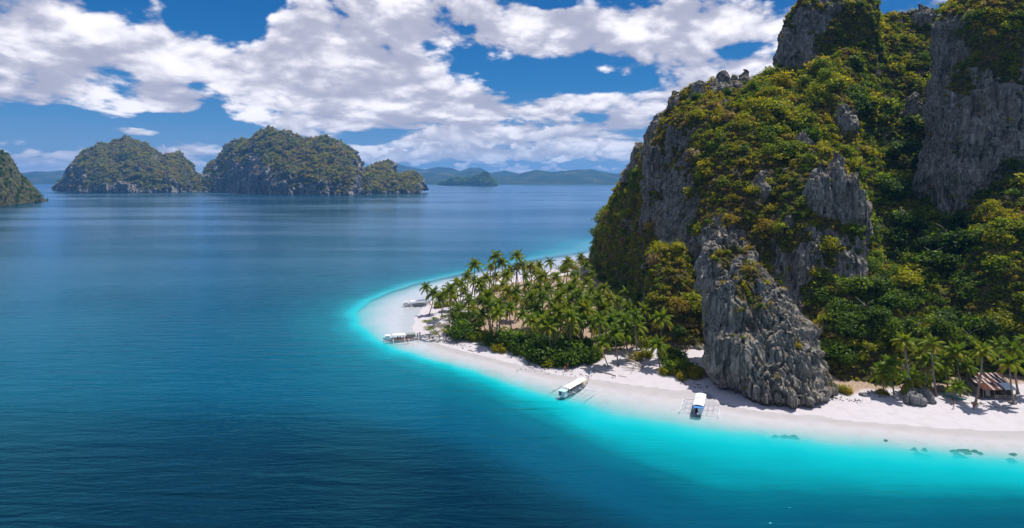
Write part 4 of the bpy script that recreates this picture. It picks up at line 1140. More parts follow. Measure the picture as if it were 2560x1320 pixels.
for (cx, cy, hh, tn, _), lab in zip(plan, single_out([(p[4], p[0]) for p in plan])):
    coconut_palm(cx, cy, hh, lab, G_GROVE, cy > 780, tint=tn)

# ------------------------------------------------------------------ bushes and trees on the ground
def ground_plant(px, py, r, tint, label, group, name='bush', cat='bush', squash=1.15, n=4, meshes=CROWNS_FINE):
    zg = 1.0
    for _ in range(3):
        g_ = gnd(px, py, zg); zg = gz(g_[0], g_[1])
    r = r * 1.15; y = g_[1] + r * .8
    o = thing(name, label, cat, (g_[0] * y / g_[1], y, gz(g_[0], y)), _pq.uniform(0, 6.28), group)
    for i in range(n):
        c = obj('crown', meshes[_pq.randrange(len(meshes))], o); s = r * (1.0 if i == 0 else _pq.uniform(.5, .75)); a = _pq.uniform(0, 6.28)
        c.scale = (s, s, s * squash); c.rotation_euler = (0, 0, a)
        if i: c.location = (math.cos(a * 3 + i * 2.1) * r * .75, math.sin(a * 3 + i * 2.1) * r * .75, _pq.uniform(-.1, .25) * r)
        c['tint'] = float(min(1, max(0, tint + _pq.uniform(-.07, .07))))
    tr = obj('trunk', TRUNKS[_pq.randrange(4)], o); tr.scale = (r, r, r * .9)
    return o
for px, py, r, ti, lab in [
    (1166, 852, 4.3, .14, 'large round green bush at the tip of the point'), (1135, 838, 3.4, .12, 'green bush between the sparse tree and the large round bush'), (1180, 820, 3.6, .22, 'yellowish green bush behind the large round bush'), (1148, 800, 3.6, .20, 'green bush behind the sparse spreading tree'), (1186, 855, 2.0, .3, 'small grey green bush right of the large round bush'),
    (1215, 852, 2.0, .55, 'low brownish bush at the edge of the soil clearing'), (1236, 872, 3.0, .10, 'dark green bush at the left end of the front bushes'), (1262, 874, 3.8, .12, 'tall green bush under the long bare palm stem'), (1286, 866, 3.6, .16, 'green bush with yellow edge right of the long bare stem'), (1250, 884, 1.8, .5, 'golden low bush spilling onto the sand'),
    (1310, 898, 4.0, .10, 'first big dark bush of the dense front hedge'), (1340, 907, 4.3, .06, 'second big dark bush of the dense front hedge'), (1372, 913, 4.4, .14, 'bright bush in the middle of the front hedge'), (1402, 917, 4.2, .08, 'dark bush right of the middle of the front hedge'), (1432, 916, 4.0, .12, 'bush before the right end of the front hedge'), (1462, 912, 3.8, .08, 'bush at the right end of the front hedge'), (1482, 902, 2.8, .15, 'small bush under the left leaning palm'),
    (1332, 882, 4.0, .05, 'dark bush behind the left part of the front hedge'), (1368, 886, 4.0, .08, 'dark bush behind the middle of the front hedge'), (1405, 890, 4.0, .12, 'bush behind the right part of the front hedge'), (1442, 886, 3.8, .06, 'dark bush behind the right end of the front hedge'), (1372, 921, 1.9, .40, 'low yellow green shrub before the front hedge'),
    (1664, 942, 1.8, .50, 'low golden shrub right of the round palm'), (1690, 938, 3.1, .22, 'round green bush left of the bare buttress'), (1716, 940, 2.9, .30, 'olive bush touching the bare buttress'), (1738, 948, 1.8, .58, 'golden shrub tucked against the buttress'), (1700, 950, 1.5, .6, 'creeping golden shrub on the sand before the round green bush'), (1672, 908, 2.6, .12, 'bright green bush behind the round palm'),
    (1590, 905, 1.7, .56, 'golden low shrub behind the fallen dead tree'), (1615, 896, 1.8, .45, 'yellowish shrub between the round palm and the fallen tree'),
    (2080, 985, 1.6, .35, 'small shrub right of the bare buttress'), (2110, 988, 1.3, .6, 'low golden shrub at the back of the right beach'), (2205, 990, 1.1, .62, 'low orange shrub by the mossy rock foot'), (2300, 975, 2.0, .15, 'dark shrub behind the grey boulder'), (2455, 955, 2.2, .12, 'dark green bush behind the hut'), (2360, 960, 2.0, .2, 'green bush by the stone steps')]:
    ground_plant(px, py, r, ti, lab, 'bushes along the back of the beach')

low = []
for px, py in [(1400, 760), (1420, 790), (1445, 770), (1470, 800), (1440, 830), (1490, 830), (1510, 800), (1530, 840), (1560, 830), (1400, 820), (1370, 840), (1340, 850), (1480, 760), (1510, 770), (1540, 790), (1570, 800), (1600, 830), (1620, 860), (1590, 860), (1550, 870), (1640, 870), (1660, 890), (1690, 900),
    (1360, 790), (1310, 770), (1290, 740), (1340, 730), (1390, 740), (1420, 720), (1450, 735), (1260, 745), (1150, 775), (1120, 770), (1100, 775), (1200, 760), (1235, 735), (1185, 780), (1700, 925), (1680, 915), (1500, 740), (1530, 750), (1350, 760), (1610, 800), (1575, 775)]:
    low.append((px + _pq.uniform(-8, 8), py + _pq.uniform(-6, 6), _pq.uniform(1.3, 2.6), min(.8, max(.04, .3 + _pq.uniform(-.22, .32)))))
for _ in range(46):
    px, py = _pq.uniform(1330, 1660), _pq.uniform(735, 900)
    if py < 735 + (px - 1330) * .35 or py < 905 - .0 * px: low.append((px, py, _pq.uniform(1.4, 3.0), min(.7, max(.03, .24 + _pq.uniform(-.2, .26)))))
for (px, py, r, ti), lab in zip(low, single_out([(f"{'round' if q[2] > 2.1 else 'low'} {hue(q[3])} shrub {'beneath the palms near the headland' if q[0] > 1480 else 'under the dense middle palms' if q[0] > 1340 else 'under the outer palms'}", q[0]) for q in low])):
    ground_plant(px, py, r, ti, lab, 'shrubs under the palms', 'shrub', 'shrub', n=2)

def slope_tree(px, py, Y, r, tint, label, group='large trees on the wooded slope'):
    P = at(px, py, Y)
    o = thing('jungle_tree', label, 'tree', tuple(P - np.array([0, 0, r * .5])), _pq.uniform(0, 6.28), group)
    for i in range(3):
        c = obj('crown', CROWNS_FINE[_pq.randrange(5)], o); s = r * (1.0 if i == 0 else _pq.uniform(.5, .75)); a = _pq.uniform(0, 6.28)
        c.scale = (s, s, s * .85); c.rotation_euler = (0, 0, a)
        if i: c.location = (math.cos(a + i * 2.5) * r * .7, math.sin(a + i * 2.5) * r * .7, _pq.uniform(-.2, .2) * r)
        c['tint'] = float(min(1, max(0, tint + _pq.uniform(-.06, .06))))
    tr = obj('trunk', TRUNKS[_pq.randrange(4)], o); tr.scale = (r, r, r)
for px, py, Y, r, ti, lab in [
    (2100, 870, 150, 4.0, .10, 'bright leafy tree just right of the bare buttress'), (2125, 800, 154, 4.4, .14, 'bright leafy tree above the first tree beside the buttress'), (2165, 770, 155, 4.6, .10, 'broad bright green tree over the palms left of the boulder'), (2205, 800, 153, 4.2, .18, 'bright green tree behind the mossy rock foot'),
    (2240, 745, 160, 4.6, .08, 'broad dark tree in the middle of the wooded slope'), (2150, 700, 163, 4.4, .20, 'yellowish broad tree below the pale rib'), (2200, 700, 165, 4.2, .12, 'green domed tree right of the yellowish broad tree'), (2270, 690, 168, 4.2, .40, 'yellow flushed tree beside the dark hollow'), (2290, 820, 153, 3.6, .16, 'leafy tree behind the tall curved palm'), (2350, 800, 154, 3.8, .22, 'leafy tree above the stone steps'),
    (2420, 840, 150, 3.4, .2, 'leafy tree behind the hut'), (2480, 800, 152, 3.6, .42, 'yellowing tree above the hut'), (2370, 585, 180, 7.0, .0, 'very dark spreading tree below the blue grey wall'), (2330, 640, 174, 5.0, .02, 'dark tree left of the dark hollow'), (2440, 585, 176, 4.5, .06, 'dark tree at the corner of the blue grey wall'), (2500, 590, 164, 3.8, .5, 'golden tree on the ledge under the blue grey wall'),
    (2250, 360, 217, 6.0, .06, 'broad round dark tree high in the gully'), (2230, 460, 205, 5.6, .08, 'second broad dark tree in the gully'), (2290, 300, 228, 5.6, .2, 'green tree high in the gully near the wall'), (2260, 540, 194, 5.2, .05, 'dark tree in the throat of the gully'), (2330, 480, 205, 5.2, .6, 'brownish tree against the foot of the wall'), (2350, 200, 238, 5.6, .35, 'olive tree under the saddle'), (2120, 560, 176, 3.8, .3, 'yellow green tree right of the pale rib')]:
    slope_tree(px, py, Y, r, ti, lab)

skirt = []
for px, py, Y in [(1405, 668, 330), (1430, 660, 335), (1455, 650, 340), (1480, 655, 330), (1500, 665, 315), (1440, 680, 310), (1470, 685, 300), (1505, 690, 290), (1530, 665, 300), (1535, 700, 275), (1560, 690, 275), (1515, 720, 272), (1550, 735, 258), (1580, 720, 258), (1600, 750, 240), (1575, 760, 245),
    (1620, 780, 226), (1640, 740, 228), (1600, 700, 255), (1660, 800, 214), (1640, 825, 210), (1680, 840, 197), (1700, 870, 188), (1560, 650, 285), (1590, 665, 268), (1720, 890, 178), (1690, 800, 203), (1545, 620, 296), (1420, 690, 312), (1390, 684, 322), (1620, 640, 240), (1510, 640, 322)]:
    skirt.append((px, py, Y, _pq.uniform(2.6, 4.2), min(.85, max(.05, .38 + _pq.uniform(-.22, .3)))))
for (px, py, Y, r, ti), lab in zip(skirt, single_out([(f"{'large' if q[3] > 3.4 else 'small'} {hue(q[4])} tree {'behind the dense palms' if q[0] < 1500 else 'at the seaward foot of the headland'}", q[0]) for q in skirt])):
    slope_tree(px, py, Y * .962, r, ti, lab, 'trees at the seaward foot of the headland')

# sparse tree that leans out over the tip of the point: bare limbs with leaves at their ends
zg = 1.0
c0 = gnd(1118, 836, 1.0); zt = gz(c0[0], c0[1])
st = thing('spreading_tree', 'sparse spreading tree with bare pale limbs at the tip of the point', 'tree', (c0[0], c0[1], zt))
Lb = ([], [])
tube(Lb, [(0, 0, -.4), (-.6, .3, 1.2), (-1.2, .8, 2.2)], [.38, .3, .24], 7)
tube(Lb, [(.5, .2, -.4), (.9, .8, 1.5), (1.2, 1.6, 3.2)], [.3, .24, .18], 7)
ends = []
for k in range(13):
    a = R(95 + k * 15) + _pq.uniform(-.1, .1); rr = _pq.uniform(3.5, 7.6); b0 = np.array([-1.2, .8, 2.2]) if k % 3 else np.array([1.2, 1.6, 3.2])
    e = np.array([math.cos(a) * rr, math.sin(a) * rr * .9 + 1, _pq.uniform(1.6, 5.2)])
    tube(Lb, [b0, b0 * .5 + e * .5 + np.array([0, 0, .7]), e], [.16, .1, .05], 5); ends.append(e)
    for j in range(3):
        e2 = e + np.array([_pq.uniform(-1.2, 1.2), _pq.uniform(-1.2, 1.2), _pq.uniform(-.2, .7)]); tube(Lb, [b0 * .35 + e * .65 + np.array([0, 0, .4]), e2], [.06, .025], 4); ends.append(e2)
obj('trunk', mesh_py('trunk', *Lb, M_DRIFT), st)
for k, e in enumerate(ends[::2]):
    c = obj('crown', CROWNS[5 + k % 3], st); s = _pq.uniform(.9, 1.6); c.location = tuple(e + np.array([0, 0, -.2])); c.scale = (s, s, s * .5); c.rotation_euler = (0, 0, k); c['tint'] = .22 + .12 * (k % 3)

# fallen dead tree on the sand
f0 = gnd(1606, 916, 1.0); zf = gz(f0[0], f0[1])
ft = thing('fallen_tree', 'bleached fallen tree with a tangle of bare branches on the sand', 'dead tree', (f0[0], f0[1], zf))
Lt = ([], []); tube(Lt, [(.4, -.3, .25), (-.6, .6, .5), (-1.8, 2.2, .9), (-3.2, 3.2, 1.5)], [.26, .22, .17, .1], 7)
obj('trunk', mesh_py('trunk', *Lt, M_DRIFT), ft)
def branch(p, d, l, r, dep, L):
    pts = [p]; dd = np.array(d, float)
    for i in range(4):
        dd = dd + np.array([_pq.uniform(-.3, .3), _pq.uniform(-.3, .3), _pq.uniform(-.25, .25)]); dd /= np.linalg.norm(dd); q_ = pts[-1] + dd * l / 4; q_[2] = max(q_[2], .06); pts.append(q_)
    tube(L, pts, np.linspace(r, r * .35, 5), 5)
    if dep: 
        for i in range(3): branch(pts[_pq.randrange(2, 5)], dd + np.array([_pq.uniform(-1, 1), _pq.uniform(-1, 1), _pq.uniform(-.4, .8)]), l * .6, r * .5, dep - 1, L)
for p, d, l, r in [((.4, -.3, .25), (-.7, -.7, -.02), 3.4, .17), ((-.6, .6, .5), (-1, -.3, .25), 3.6, .11), ((-1.8, 2.2, .9), (-1, .1, .3), 3.4, .1), ((-1.2, 1.4, .7), (-.8, -.8, .1), 3.2, .09), ((-2.4, 2.7, 1.2), (-.6, .6, .6), 3, .08), ((-1.8, 2.2, .9), (.2, .5, 1), 2.4, .07), ((-3.2, 3.2, 1.5), (-1, .1, .2), 2.8, .07), ((-.2, .2, .4), (-1, -.6, 0), 4.4, .06)]:
    L = ([], []); branch(np.array(p, float), d, l, r, 2, L); obj('limb', mesh_py('limb', *L, M_DRIFT), ft)
def log(px0, py0, px1, py1, r, label):
    a, b = gnd(px0, py0, 1.0), gnd(px1, py1, 1.0); L = ([], [])
    m_ = (a + b) / 2; zz_ = gz(m_[0], m_[1])
    pts = [a - m_, (a - m_) * .4 + [0, .15, .08], (b - m_) * .5 + [0, -.1, .05], b - m_]; pts = [np.array([p[0], p[1], p[2] * 0 + r * .6]) for p in pts]
    tube(L, pts, [r, r * .9, r * .8, r * .5], 7); me = mesh_py('driftwood_log', *L, M_DRIFT); o = obj('driftwood_log', me, label=label, category='log', group='driftwood logs on the beach'); o.location = (m_[0], m_[1], zz_)
log(1482, 920, 1530, 930, .22, 'dark driftwood log along the sand ledge under the leaning palm'); log(1546, 933, 1568, 936, .10, 'thin pale stick lying left of the fallen tree'); log(1170, 868, 1185, 871, .14, 'small driftwood branch alone on the sand near the tip'); log(1225, 815, 1244, 828, .2, 'pale bleached log lying across the soil clearing')

# ------------------------------------------------------------------ small builders
def box_me(name, sx, sy, sz, material, bev=0.0, z0=0.0):
    bm = bmesh.new(); bmesh.ops.create_cube(bm, size=1.0)
    for v in bm.verts: v.co = Vector((v.co.x * sx, v.co.y * sy, (v.co.z + .5) * sz + z0))
    if bev: bmesh.ops.bevel(bm, geom=list(bm.edges), offset=bev, segments=1, affect='EDGES')
    me = bpy.data.meshes.new(name); bm.to_mesh(me); bm.free(); me.materials.append(material); return me
def rod(name, pts, r, material, parent, seg=6):
    L = ([], []); tube(L, pts, r, seg); return obj(name, mesh_py(name, *L, material), parent)
P_WHITE = plain('white_paint', (0.70, 0.71, 0.73), .45, .4); P_AQUA = plain('pale_aqua_paint', (0.42, 0.66, 0.68), .45, .4); P_BLUE = plain('blue_paint', (0.06, 0.22, 0.55), .45, .4)
P_GREY = plain('grey_canvas', (0.22, 0.24, 0.22), .8); P_DARK = plain('dark_cabin', (0.035, 0.035, 0.04), .7); P_ORANGE = plain('orange_cloth', (0.62, 0.20, 0.07), .8); P_WOODB = plain('brown_wood', (0.16, 0.09, 0.05), .8, var=.35)
P_TEAL = plain('teal_paint', (0.01, 0.26, 0.20), .5); P_BAMBOO = plain('bamboo', (0.46, 0.38, 0.27), .7, var=.3); P_GREYWOOD = plain('weathered_wood', (0.24, 0.215, 0.18), .9, var=.4); P_TURQ = plain('turquoise_paint', (0.10, 0.50, 0.50), .5)

# ------------------------------------------------------------------ outrigger boats
def hull_mesh(name, L, Wd, D, sheer, material, inset=False):
    """lofted double-ended hull, x forward; open on top"""
    n, k = 22, 9; V = []
    for i in range(n):
        s = -1 + 2 * i / (n - 1); w = Wd / 2 * max(0.02, (1 - abs(s) ** 2.6)); top = D + sheer * max(0, s) ** 2.5 + sheer * .45 * max(0, -s) ** 2.5; bot = 0.06 + D * .9 * abs(s) ** 5
        for j in range(k):
            a = -math.pi / 2 * 1.0 + math.pi * j / (k - 1)
            y = w * math.sin(a) ** 1 * 1.0; u = 1 - abs(math.cos(a)) ** .8
            V.append((s * L / 2, y, bot + (top - bot) * (abs(math.sin(a)) ** 2.2)))
    Fc = []
    for i in range(n - 1):
        for j in range(k - 1): Fc.append([i * k + j, (i + 1) * k + j, (i + 1) * k + j + 1, i * k + j + 1])
    me = mesh_py(name, V, Fc, material)
    return me
def deck_mesh(L, Wd, z, material, sheer=0):
    n = 16; V = []; Fc = []
    for i in range(n):
        s = -.96 + 1.92 * i / (n - 1); w = Wd / 2 * max(.02, 1 - abs(s) ** 2.6) * .94; zz = z + sheer * max(0, s) ** 2.5
        V += [(s * L / 2, -w, zz), (s * L / 2, w, zz)]
    for i in range(n - 1): Fc.append([2 * i, 2 * i + 2, 2 * i + 3, 2 * i + 1])
    return mesh_py('deck', V, Fc, material, False)
def canopy_mesh(x0, x1, Wd, z, crown, material, th=.05):
    n, k = 8, 9; V = []; Fc = []
    for lay in (0, th):
        for i in range(n):
            for j in range(k):
                v = -1 + 2 * j / (k - 1); u = i / (n - 1)
                V.append((x0 + (x1 - x0) * u, v * Wd / 2, z + crown * (1 - v * v) + lay + .03 * math.sin(u * 9)))
    N0 = n * k
    for i in range(n - 1):
        for j in range(k - 1):
            a = i * k + j; Fc.append([a, a + 1, a + k + 1, a + k]); Fc.append([N0 + a, N0 + a + k, N0 + a + k + 1, N0 + a + 1])
    for i in range(n - 1):
        for j in (0, k - 1): a = i * k + j; Fc.append([a, a + k, N0 + a + k, N0 + a])
    for j in range(k - 1):
        for i in (0, n - 1): a = i * k + j; Fc.append([a, N0 + a, N0 + a + 1, a + 1])
    return mesh_py('canopy', V, Fc, material, False)

def bangka(label, loc, heading, L=14.0, Wd=1.7, D=.95, hullm=P_WHITE, trim=P_AQUA, canopies=((-.32, .18, P_WHITE),), beams=(-.28, -.05, .2), reach=4.2, float_len=.6, cabin=True, sheer=1.1, z=-.28, roof=2.15, floatm=P_WHITE, mast=False):
    o = thing('outrigger_boat', label, 'boat', (loc[0], loc[1], z), heading, 'outrigger boats along the beach')
    hu = obj('hull', hull_mesh('hull', L, Wd, D, sheer, hullm), o)
    obj('rub_rail', hull_mesh('rub_rail', L * 1.004, Wd * 1.05, D * 1.02, sheer, trim), o).scale = (1, 1, 1)
    o.children[-1].data.transform(Matrix.Identity(4))
    # keep only the upper strake of the rub rail
    me = o.children[-1].data; bm = bmesh.new(); bm.from_mesh(me)
    k = 9; bm.verts.ensure_lookup_table(); dele = [f for f in bm.faces if not any(v.index % k in (0, k - 1) for v in f.verts)]
    bmesh.ops.delete(bm, geom=dele, context='FACES'); bm.to_mesh(me); bm.free()
    obj('deck', deck_mesh(L, Wd, D * .72, P_BAMBOO, sheer), o)
    for sd in (-1, 1):
        obj('bench', box_me('bench', L * .5, .28, .06, P_WHITE, 0, D * .72 + .38), o).location = (-L * .06, sd * Wd * .33, 0)
    for a, b, cm in canopies:
        c = obj('canopy', canopy_mesh(a * L, b * L, Wd * 1.12, roof, .22, cm), o)
        nb = max(2, int((b - a) * L / 1.6) + 1)
        for i in range(nb):
            x = (a + .01 + (b - a - .02) * i / (nb - 1)) * L
            for sd in (-1, 1): rod('post', [(x, sd * Wd * .44, D * .8), (x, sd * Wd * .5, roof + .02)], .035, P_WHITE, o, 5)
        for sd in (-1, 1): rod('side_rail', [(a * L, sd * Wd * .47, D + .55), (b * L, sd * Wd * .47, D + .55)], .03, trim, o, 5)
    if cabin:
        x = -.39 * L
        for sd in (-1, 1): obj('cabin_panel', box_me('cabin_panel', 1.3, .05, 1.25, P_WHITE, .01), o).location = (x, sd * Wd * .40, D * .75)
        obj('cabin_panel', box_me('cabin_panel', .05, Wd * .42, 1.3, P_WHITE, .01), o).location = (x - .66, -Wd * .2, D * .75)
        obj('cabin_roof', box_me('cabin_roof', 1.6, Wd * .98, .07, trim, .02), o).location = (x, 0, D * .75 + 1.32)
        obj('engine_box', box_me('engine_box', .9, Wd * .5, .55, P_DARK, .04), o).location = (x, .1, D * .75)
    rod('prow', [(L * .485, 0, D + sheer * .75), (L * .54, 0, D + sheer * 1.25), (L * .575, 0, D + sheer * 1.75)], [.09, .07, .04], trim, o, 6)
    rod('tiller', [(-L * .49, 0, D + .2), (-L * .55, 0, D + .1)], .05, P_WHITE, o, 5)
    for x in beams:
        rod('outrigger_arm', [(x * L, -reach, .14), (x * L, -reach * .8, .75), (x * L, -Wd * .5, D + .12), (x * L, 0, D + .2), (x * L, Wd * .5, D + .12), (x * L, reach * .8, .75), (x * L, reach, .14)], [.045, .06, .075, .08, .075, .06, .045], floatm, o, 6)
    bx = [b * L for b in beams]
    for sd in (-1, 1):
        rod('outrigger_float', [(min(bx) - float_len * L * .16, sd * reach, .22), (min(bx), sd * reach, .12), (max(bx), sd * reach, .12), (max(bx) + float_len * L * .16, sd * reach, .32)], [.06, .11, .11, .05], floatm, o, 7)
        for fr in (.45, .72): rod('stay', [(min(bx), sd * reach * fr, .95 - .35 * fr), (max(bx), sd * reach * fr, .95 - .35 * fr)], .028, trim, o, 4)
    if mast: rod('mast', [(L * .3, 0, D), (L * .3, 0, D + 2.6)], .04, P_WHITE, o, 5)
    return o
def face(px0, py0, px1, py1):
    """heading of a boat whose stern and bow lie over two photo pixels on the water"""
    a, b = gnd(px0, py0), gnd(px1, py1); return (a + b) / 2, math.atan2(b[1] - a[1], b[0] - a[0])
c1, h1 = face(1400, 1000, 1472, 957)
boat1 = bangka('long white and aqua outrigger boat with white canopy, half over turquoise water', c1, h1, L=14.5, Wd=1.9, canopies=((-.30, .27, P_WHITE),), reach=4.6, beams=(-.2, .02, .22))
c2, h2 = face(1746, 1042, 1753, 1000)
boat2 = bangka('white and blue outrigger boat seen end on, nosed up before the bare buttress', c2, h2 - .02, L=11.0, Wd=2.0, trim=P_BLUE, canopies=((-.36, .02, P_WHITE), (.05, .33, P_WHITE)), reach=4.0, beams=(-.27, .0, .27), sheer=.6)
c3, h3 = face(966, 853, 1052, 848)
boat3 = bangka('crowded tour boat with white and grey canopies moored at the tip of the point', c3, h3, L=12.6, Wd=1.9, trim=P_WHITE, canopies=((-.27, .03, P_WHITE), (.06, .28, P_GREY)), reach=3.8, beams=(-.26, .02, .12, .36), floatm=P_WHITE, sheer=.8, mast=True)
c4, h4 = face(1016, 766, 1068, 761)
boat4 = bangka('all white outrigger boat in the pale shallows beyond the crowded boat', c4, h4, L=11.5, Wd=1.6, trim=P_WHITE, canopies=((-.25, .0, P_WHITE), (.04, .3, P_WHITE)), reach=3.4, beams=(-.25, .02, .28), sheer=.7)
obj('awning_curtain', box_me('awning_curtain', 2.8, .03, .8, P_GREY, 0, 1.35), boat3).location = (.17 * 12.6, -1.05, 0)
cargo = obj('life_vest_row', box_me('life_vest_row', 5.0, .12, .30, P_ORANGE, .05, .78), boat3); cargo.location = (-.4, -.98, 0)

# teal canoe drawn up on the sand
cc, hc = face(2362, 1000, 2407, 1013); zc = gz(cc[0], cc[1])
cn = thing('canoe', 'small teal canoe with white rim drawn up below the short bushy palm', 'canoe', (cc[0], cc[1], zc), hc)
obj('hull', hull_mesh('hull', 5.0, .75, .42, .18, P_TEAL), cn); obj('rim', hull_mesh('rim', 5.02, .80, .44, .18, P_WHITE), cn)
me = cn.children[-1].data; bm = bmesh.new(); bm.from_mesh(me); bmesh.ops.delete(bm, geom=[f for f in bm.faces if not any(v.index % 9 in (0, 8) for v in f.verts)], context='FACES'); bm.to_mesh(me); bm.free()
obj('deck', deck_mesh(5.0, .75, .36, P_TURQ, .15), cn); rod('outrigger_arm', [(.8, 0, .45), (.8, 1.6, .35), (.8, 2.1, .08)], .03, P_BAMBOO, cn, 5); rod('outrigger_arm', [(-.8, 0, .45), (-.8, 1.6, .35), (-.8, 2.1, .08)], .03, P_BAMBOO, cn, 5); rod('outrigger_float', [(-1.9, 2.1, .1), (0, 2.1, .07), (1.9, 2.1, .14)], .06, P_BAMBOO, cn, 6)

# ------------------------------------------------------------------ the hut
hx, hy = 109.0, 136.6; hz = gz(hx, 134.5)
hut = thing('beach_hut', 'open wooden beach hut under a patched rusty tin roof', 'hut', (hx, hy, hz))
W2 = 3.75
ridge_p, eave_p = Vector((0, 2.6, 4.15)), Vector((0, -2.7, 2.05))
def tin_mesh(w, l):
    n = 13; V = []; Fc = []
    for i in range(n):
        x = -w / 2 + w * i / (n - 1); z = .022 * math.cos(i * math.pi)
        V += [(x, 0, z), (x, l, z)]
    for i in range(n - 1): Fc.append([2 * i, 2 * i + 2, 2 * i + 3, 2 * i + 1])
    return mesh_py('roof_sheet', V, Fc, None, False)
def rust(name, a, b, amt):
    m, t, out = mat(name)
    pos = t.node('ShaderNodeTexCoord').outputs['Object']; gp = t.node('ShaderNodeNewGeometry').outputs['Position']
    n = t.noise(t.v('MULTIPLY', gp, (3, 1.2, 1.2)), 1.0, 5, .7)
    t.put(out.inputs[0], bsdf(t, t.ramp(n, [(.5 - amt, a), (.5 + amt * .5, b)]), .75, spec=.25)); return m
TIN = {'r': rust('rusty_tin', (.13, .045, .032), (.22, .085, .06), .15), 'd': rust('dark_rusted_tin', (.045, .028, .024), (.12, .05, .035), .15), 'w': rust('pale_tin', (.74, .68, .68), (.60, .48, .44), .22), 'o': rust('orange_rust_tin', (.24, .085, .045), (.13, .045, .03), .12), 'n': rust('new_tin', (.56, .60, .66), (.62, .66, .72), .2)}
ROWS = [('rdwdrwddwdwdwr', 0.66, 1.0), ('wrwrwrwdrwdwow', .40, .69), ('ororwrrwrw', 0.0, .42)]
slope = (ridge_p - eave_p); sl_len = slope.length; pitch = math.atan2(slope.z, slope.y)
for ri, (codes, f0_, f1_) in enumerate(ROWS):
    w = 2 * W2 / 14; me = {c: None for c in TIN}
    base_me = tin_mesh(w * 1.08, sl_len * (f1_ - f0_))
    for c in TIN: me[c] = base_me.copy(); me[c].materials.append(TIN[c])
    for i, ch in enumerate(codes):
        p = eave_p + slope * f0_; s = obj('roof_sheet', me[ch], hut)
        s.location = (-W2 + w * (i + .5) + (-.18 if ri == 1 else -.0), p.y, p.z + .05 + .035 * (ri == 0) - .035 * (ri == 2) + .012 * (i % 2)); s.rotation_euler = (pitch + _pq.uniform(-.008, .008), 0, _pq.uniform(-.01, .01))
npan = tin_mesh(2 * W2 * .345, sl_len * .40); npan.materials.append(TIN['n'])
s = obj('roof_sheet', npan, hut, label='large new silver roof sheet at the lower right'); s.location = (W2 * .655, eave_p.y - .05, eave_p.z + .06); s.rotation_euler = (pitch, 0, 0)
for i in range(6):
    b_me = tin_mesh(2 * W2 / 6 * 1.04, 3.0); b_me.materials.append(TIN['r' if i % 2 else 'd']); s = obj('roof_sheet', b_me, hut); s.location = (-W2 + 2 * W2 / 6 * (i + .5), ridge_p.y - .06 + 3.0 * math.cos(R(20)), ridge_p.z + .02 - 3.0 * math.sin(R(20))); s.rotation_euler = (R(20), 0, math.pi)
rod('ridge_pole', [(-W2 - .1, ridge_p.y, ridge_p.z - .1), (W2 + .1, ridge_p.y, ridge_p.z - .1)], .06, P_WOODB, hut)
rod('eave_pole', [(-W2, eave_p.y + .15, eave_p.z - .05), (W2, eave_p.y + .15, eave_p.z - .05)], .05, P_WOODB, hut)
for x in (-W2 + .1, -1.2, 1.2, W2 - .1):
    rod('post', [(x, eave_p.y + .2, -.3), (x, eave_p.y + .2, eave_p.z)], .07, P_GREYWOOD, hut); rod('post', [(x, ridge_p.y, -.3), (x, ridge_p.y, ridge_p.z - .1)], .07, P_GREYWOOD, hut)
nbw = 24
for i in range(nbw):
    obj('wall_board', box_me('wall_board', 2 * W2 / nbw - .02, .04, 2.9 + .06 * (i % 3), P_GREYWOOD), hut).location = (-W2 + 2 * W2 / nbw * (i + .5), ridge_p.y + 1.6, -.1)
for sd in (-1, 1):
    for i in range(12): obj('wall_board', box_me('wall_board', .04, .30, 1.6 + .12 * i * (1 if True else 0), P_GREYWOOD), hut).location = (sd * (W2 - .05), eave_p.y + 1.2 + .33 * i, -.1)
obj('floor', box_me('floor', 2 * W2 - .3, 5.0, .12, P_GREYWOOD), hut).location = (0, .4, .02)
obj('counter', box_me('counter', 4.6, .5, .8, P_WOODB, .02), hut).location = (.3, .6, .14)
for zz_ in (.55, 1.0): rod('rail', [(-1.6, eave_p.y - .5, zz_), (W2 - .5, eave_p.y - .5, zz_)], .045, P_BAMBOO, hut)
for i in range(9): rod('baluster', [(-1.5 + i * .58, eave_p.y - .5, -.2), (-1.5 + i * .58, eave_p.y - .5, 1.05)], .03, P_BAMBOO, hut, 5)
obj('bench', box_me('bench', 4.6, .45, .07, P_GREYWOOD, 0, .42), hut).location = (.4, eave_p.y + .1, 0)
lp = obj('shutter', box_me('shutter', 1.0, .06, 1.5, P_GREYWOOD, .01), hut); lp.location = (-W2 + .95, eave_p.y - .12, .75); lp.rotation_euler = (R(-12), 0, 0)
pb = thing('leaning_board', 'dark weathered board leaning by the left corner of the hut', 'board', (hx - W2 - .55, hy - 2.3, hz)); q_ = obj('panel', box_me('panel', .8, .06, 2.0, P_WOODB, .01), pb); q_.rotation_euler = (R(-10), 0, R(20)); rod('brace', [(-.2, .1, 0), (-.1, .35, 1.5)], .04, P_GREYWOOD, pb)

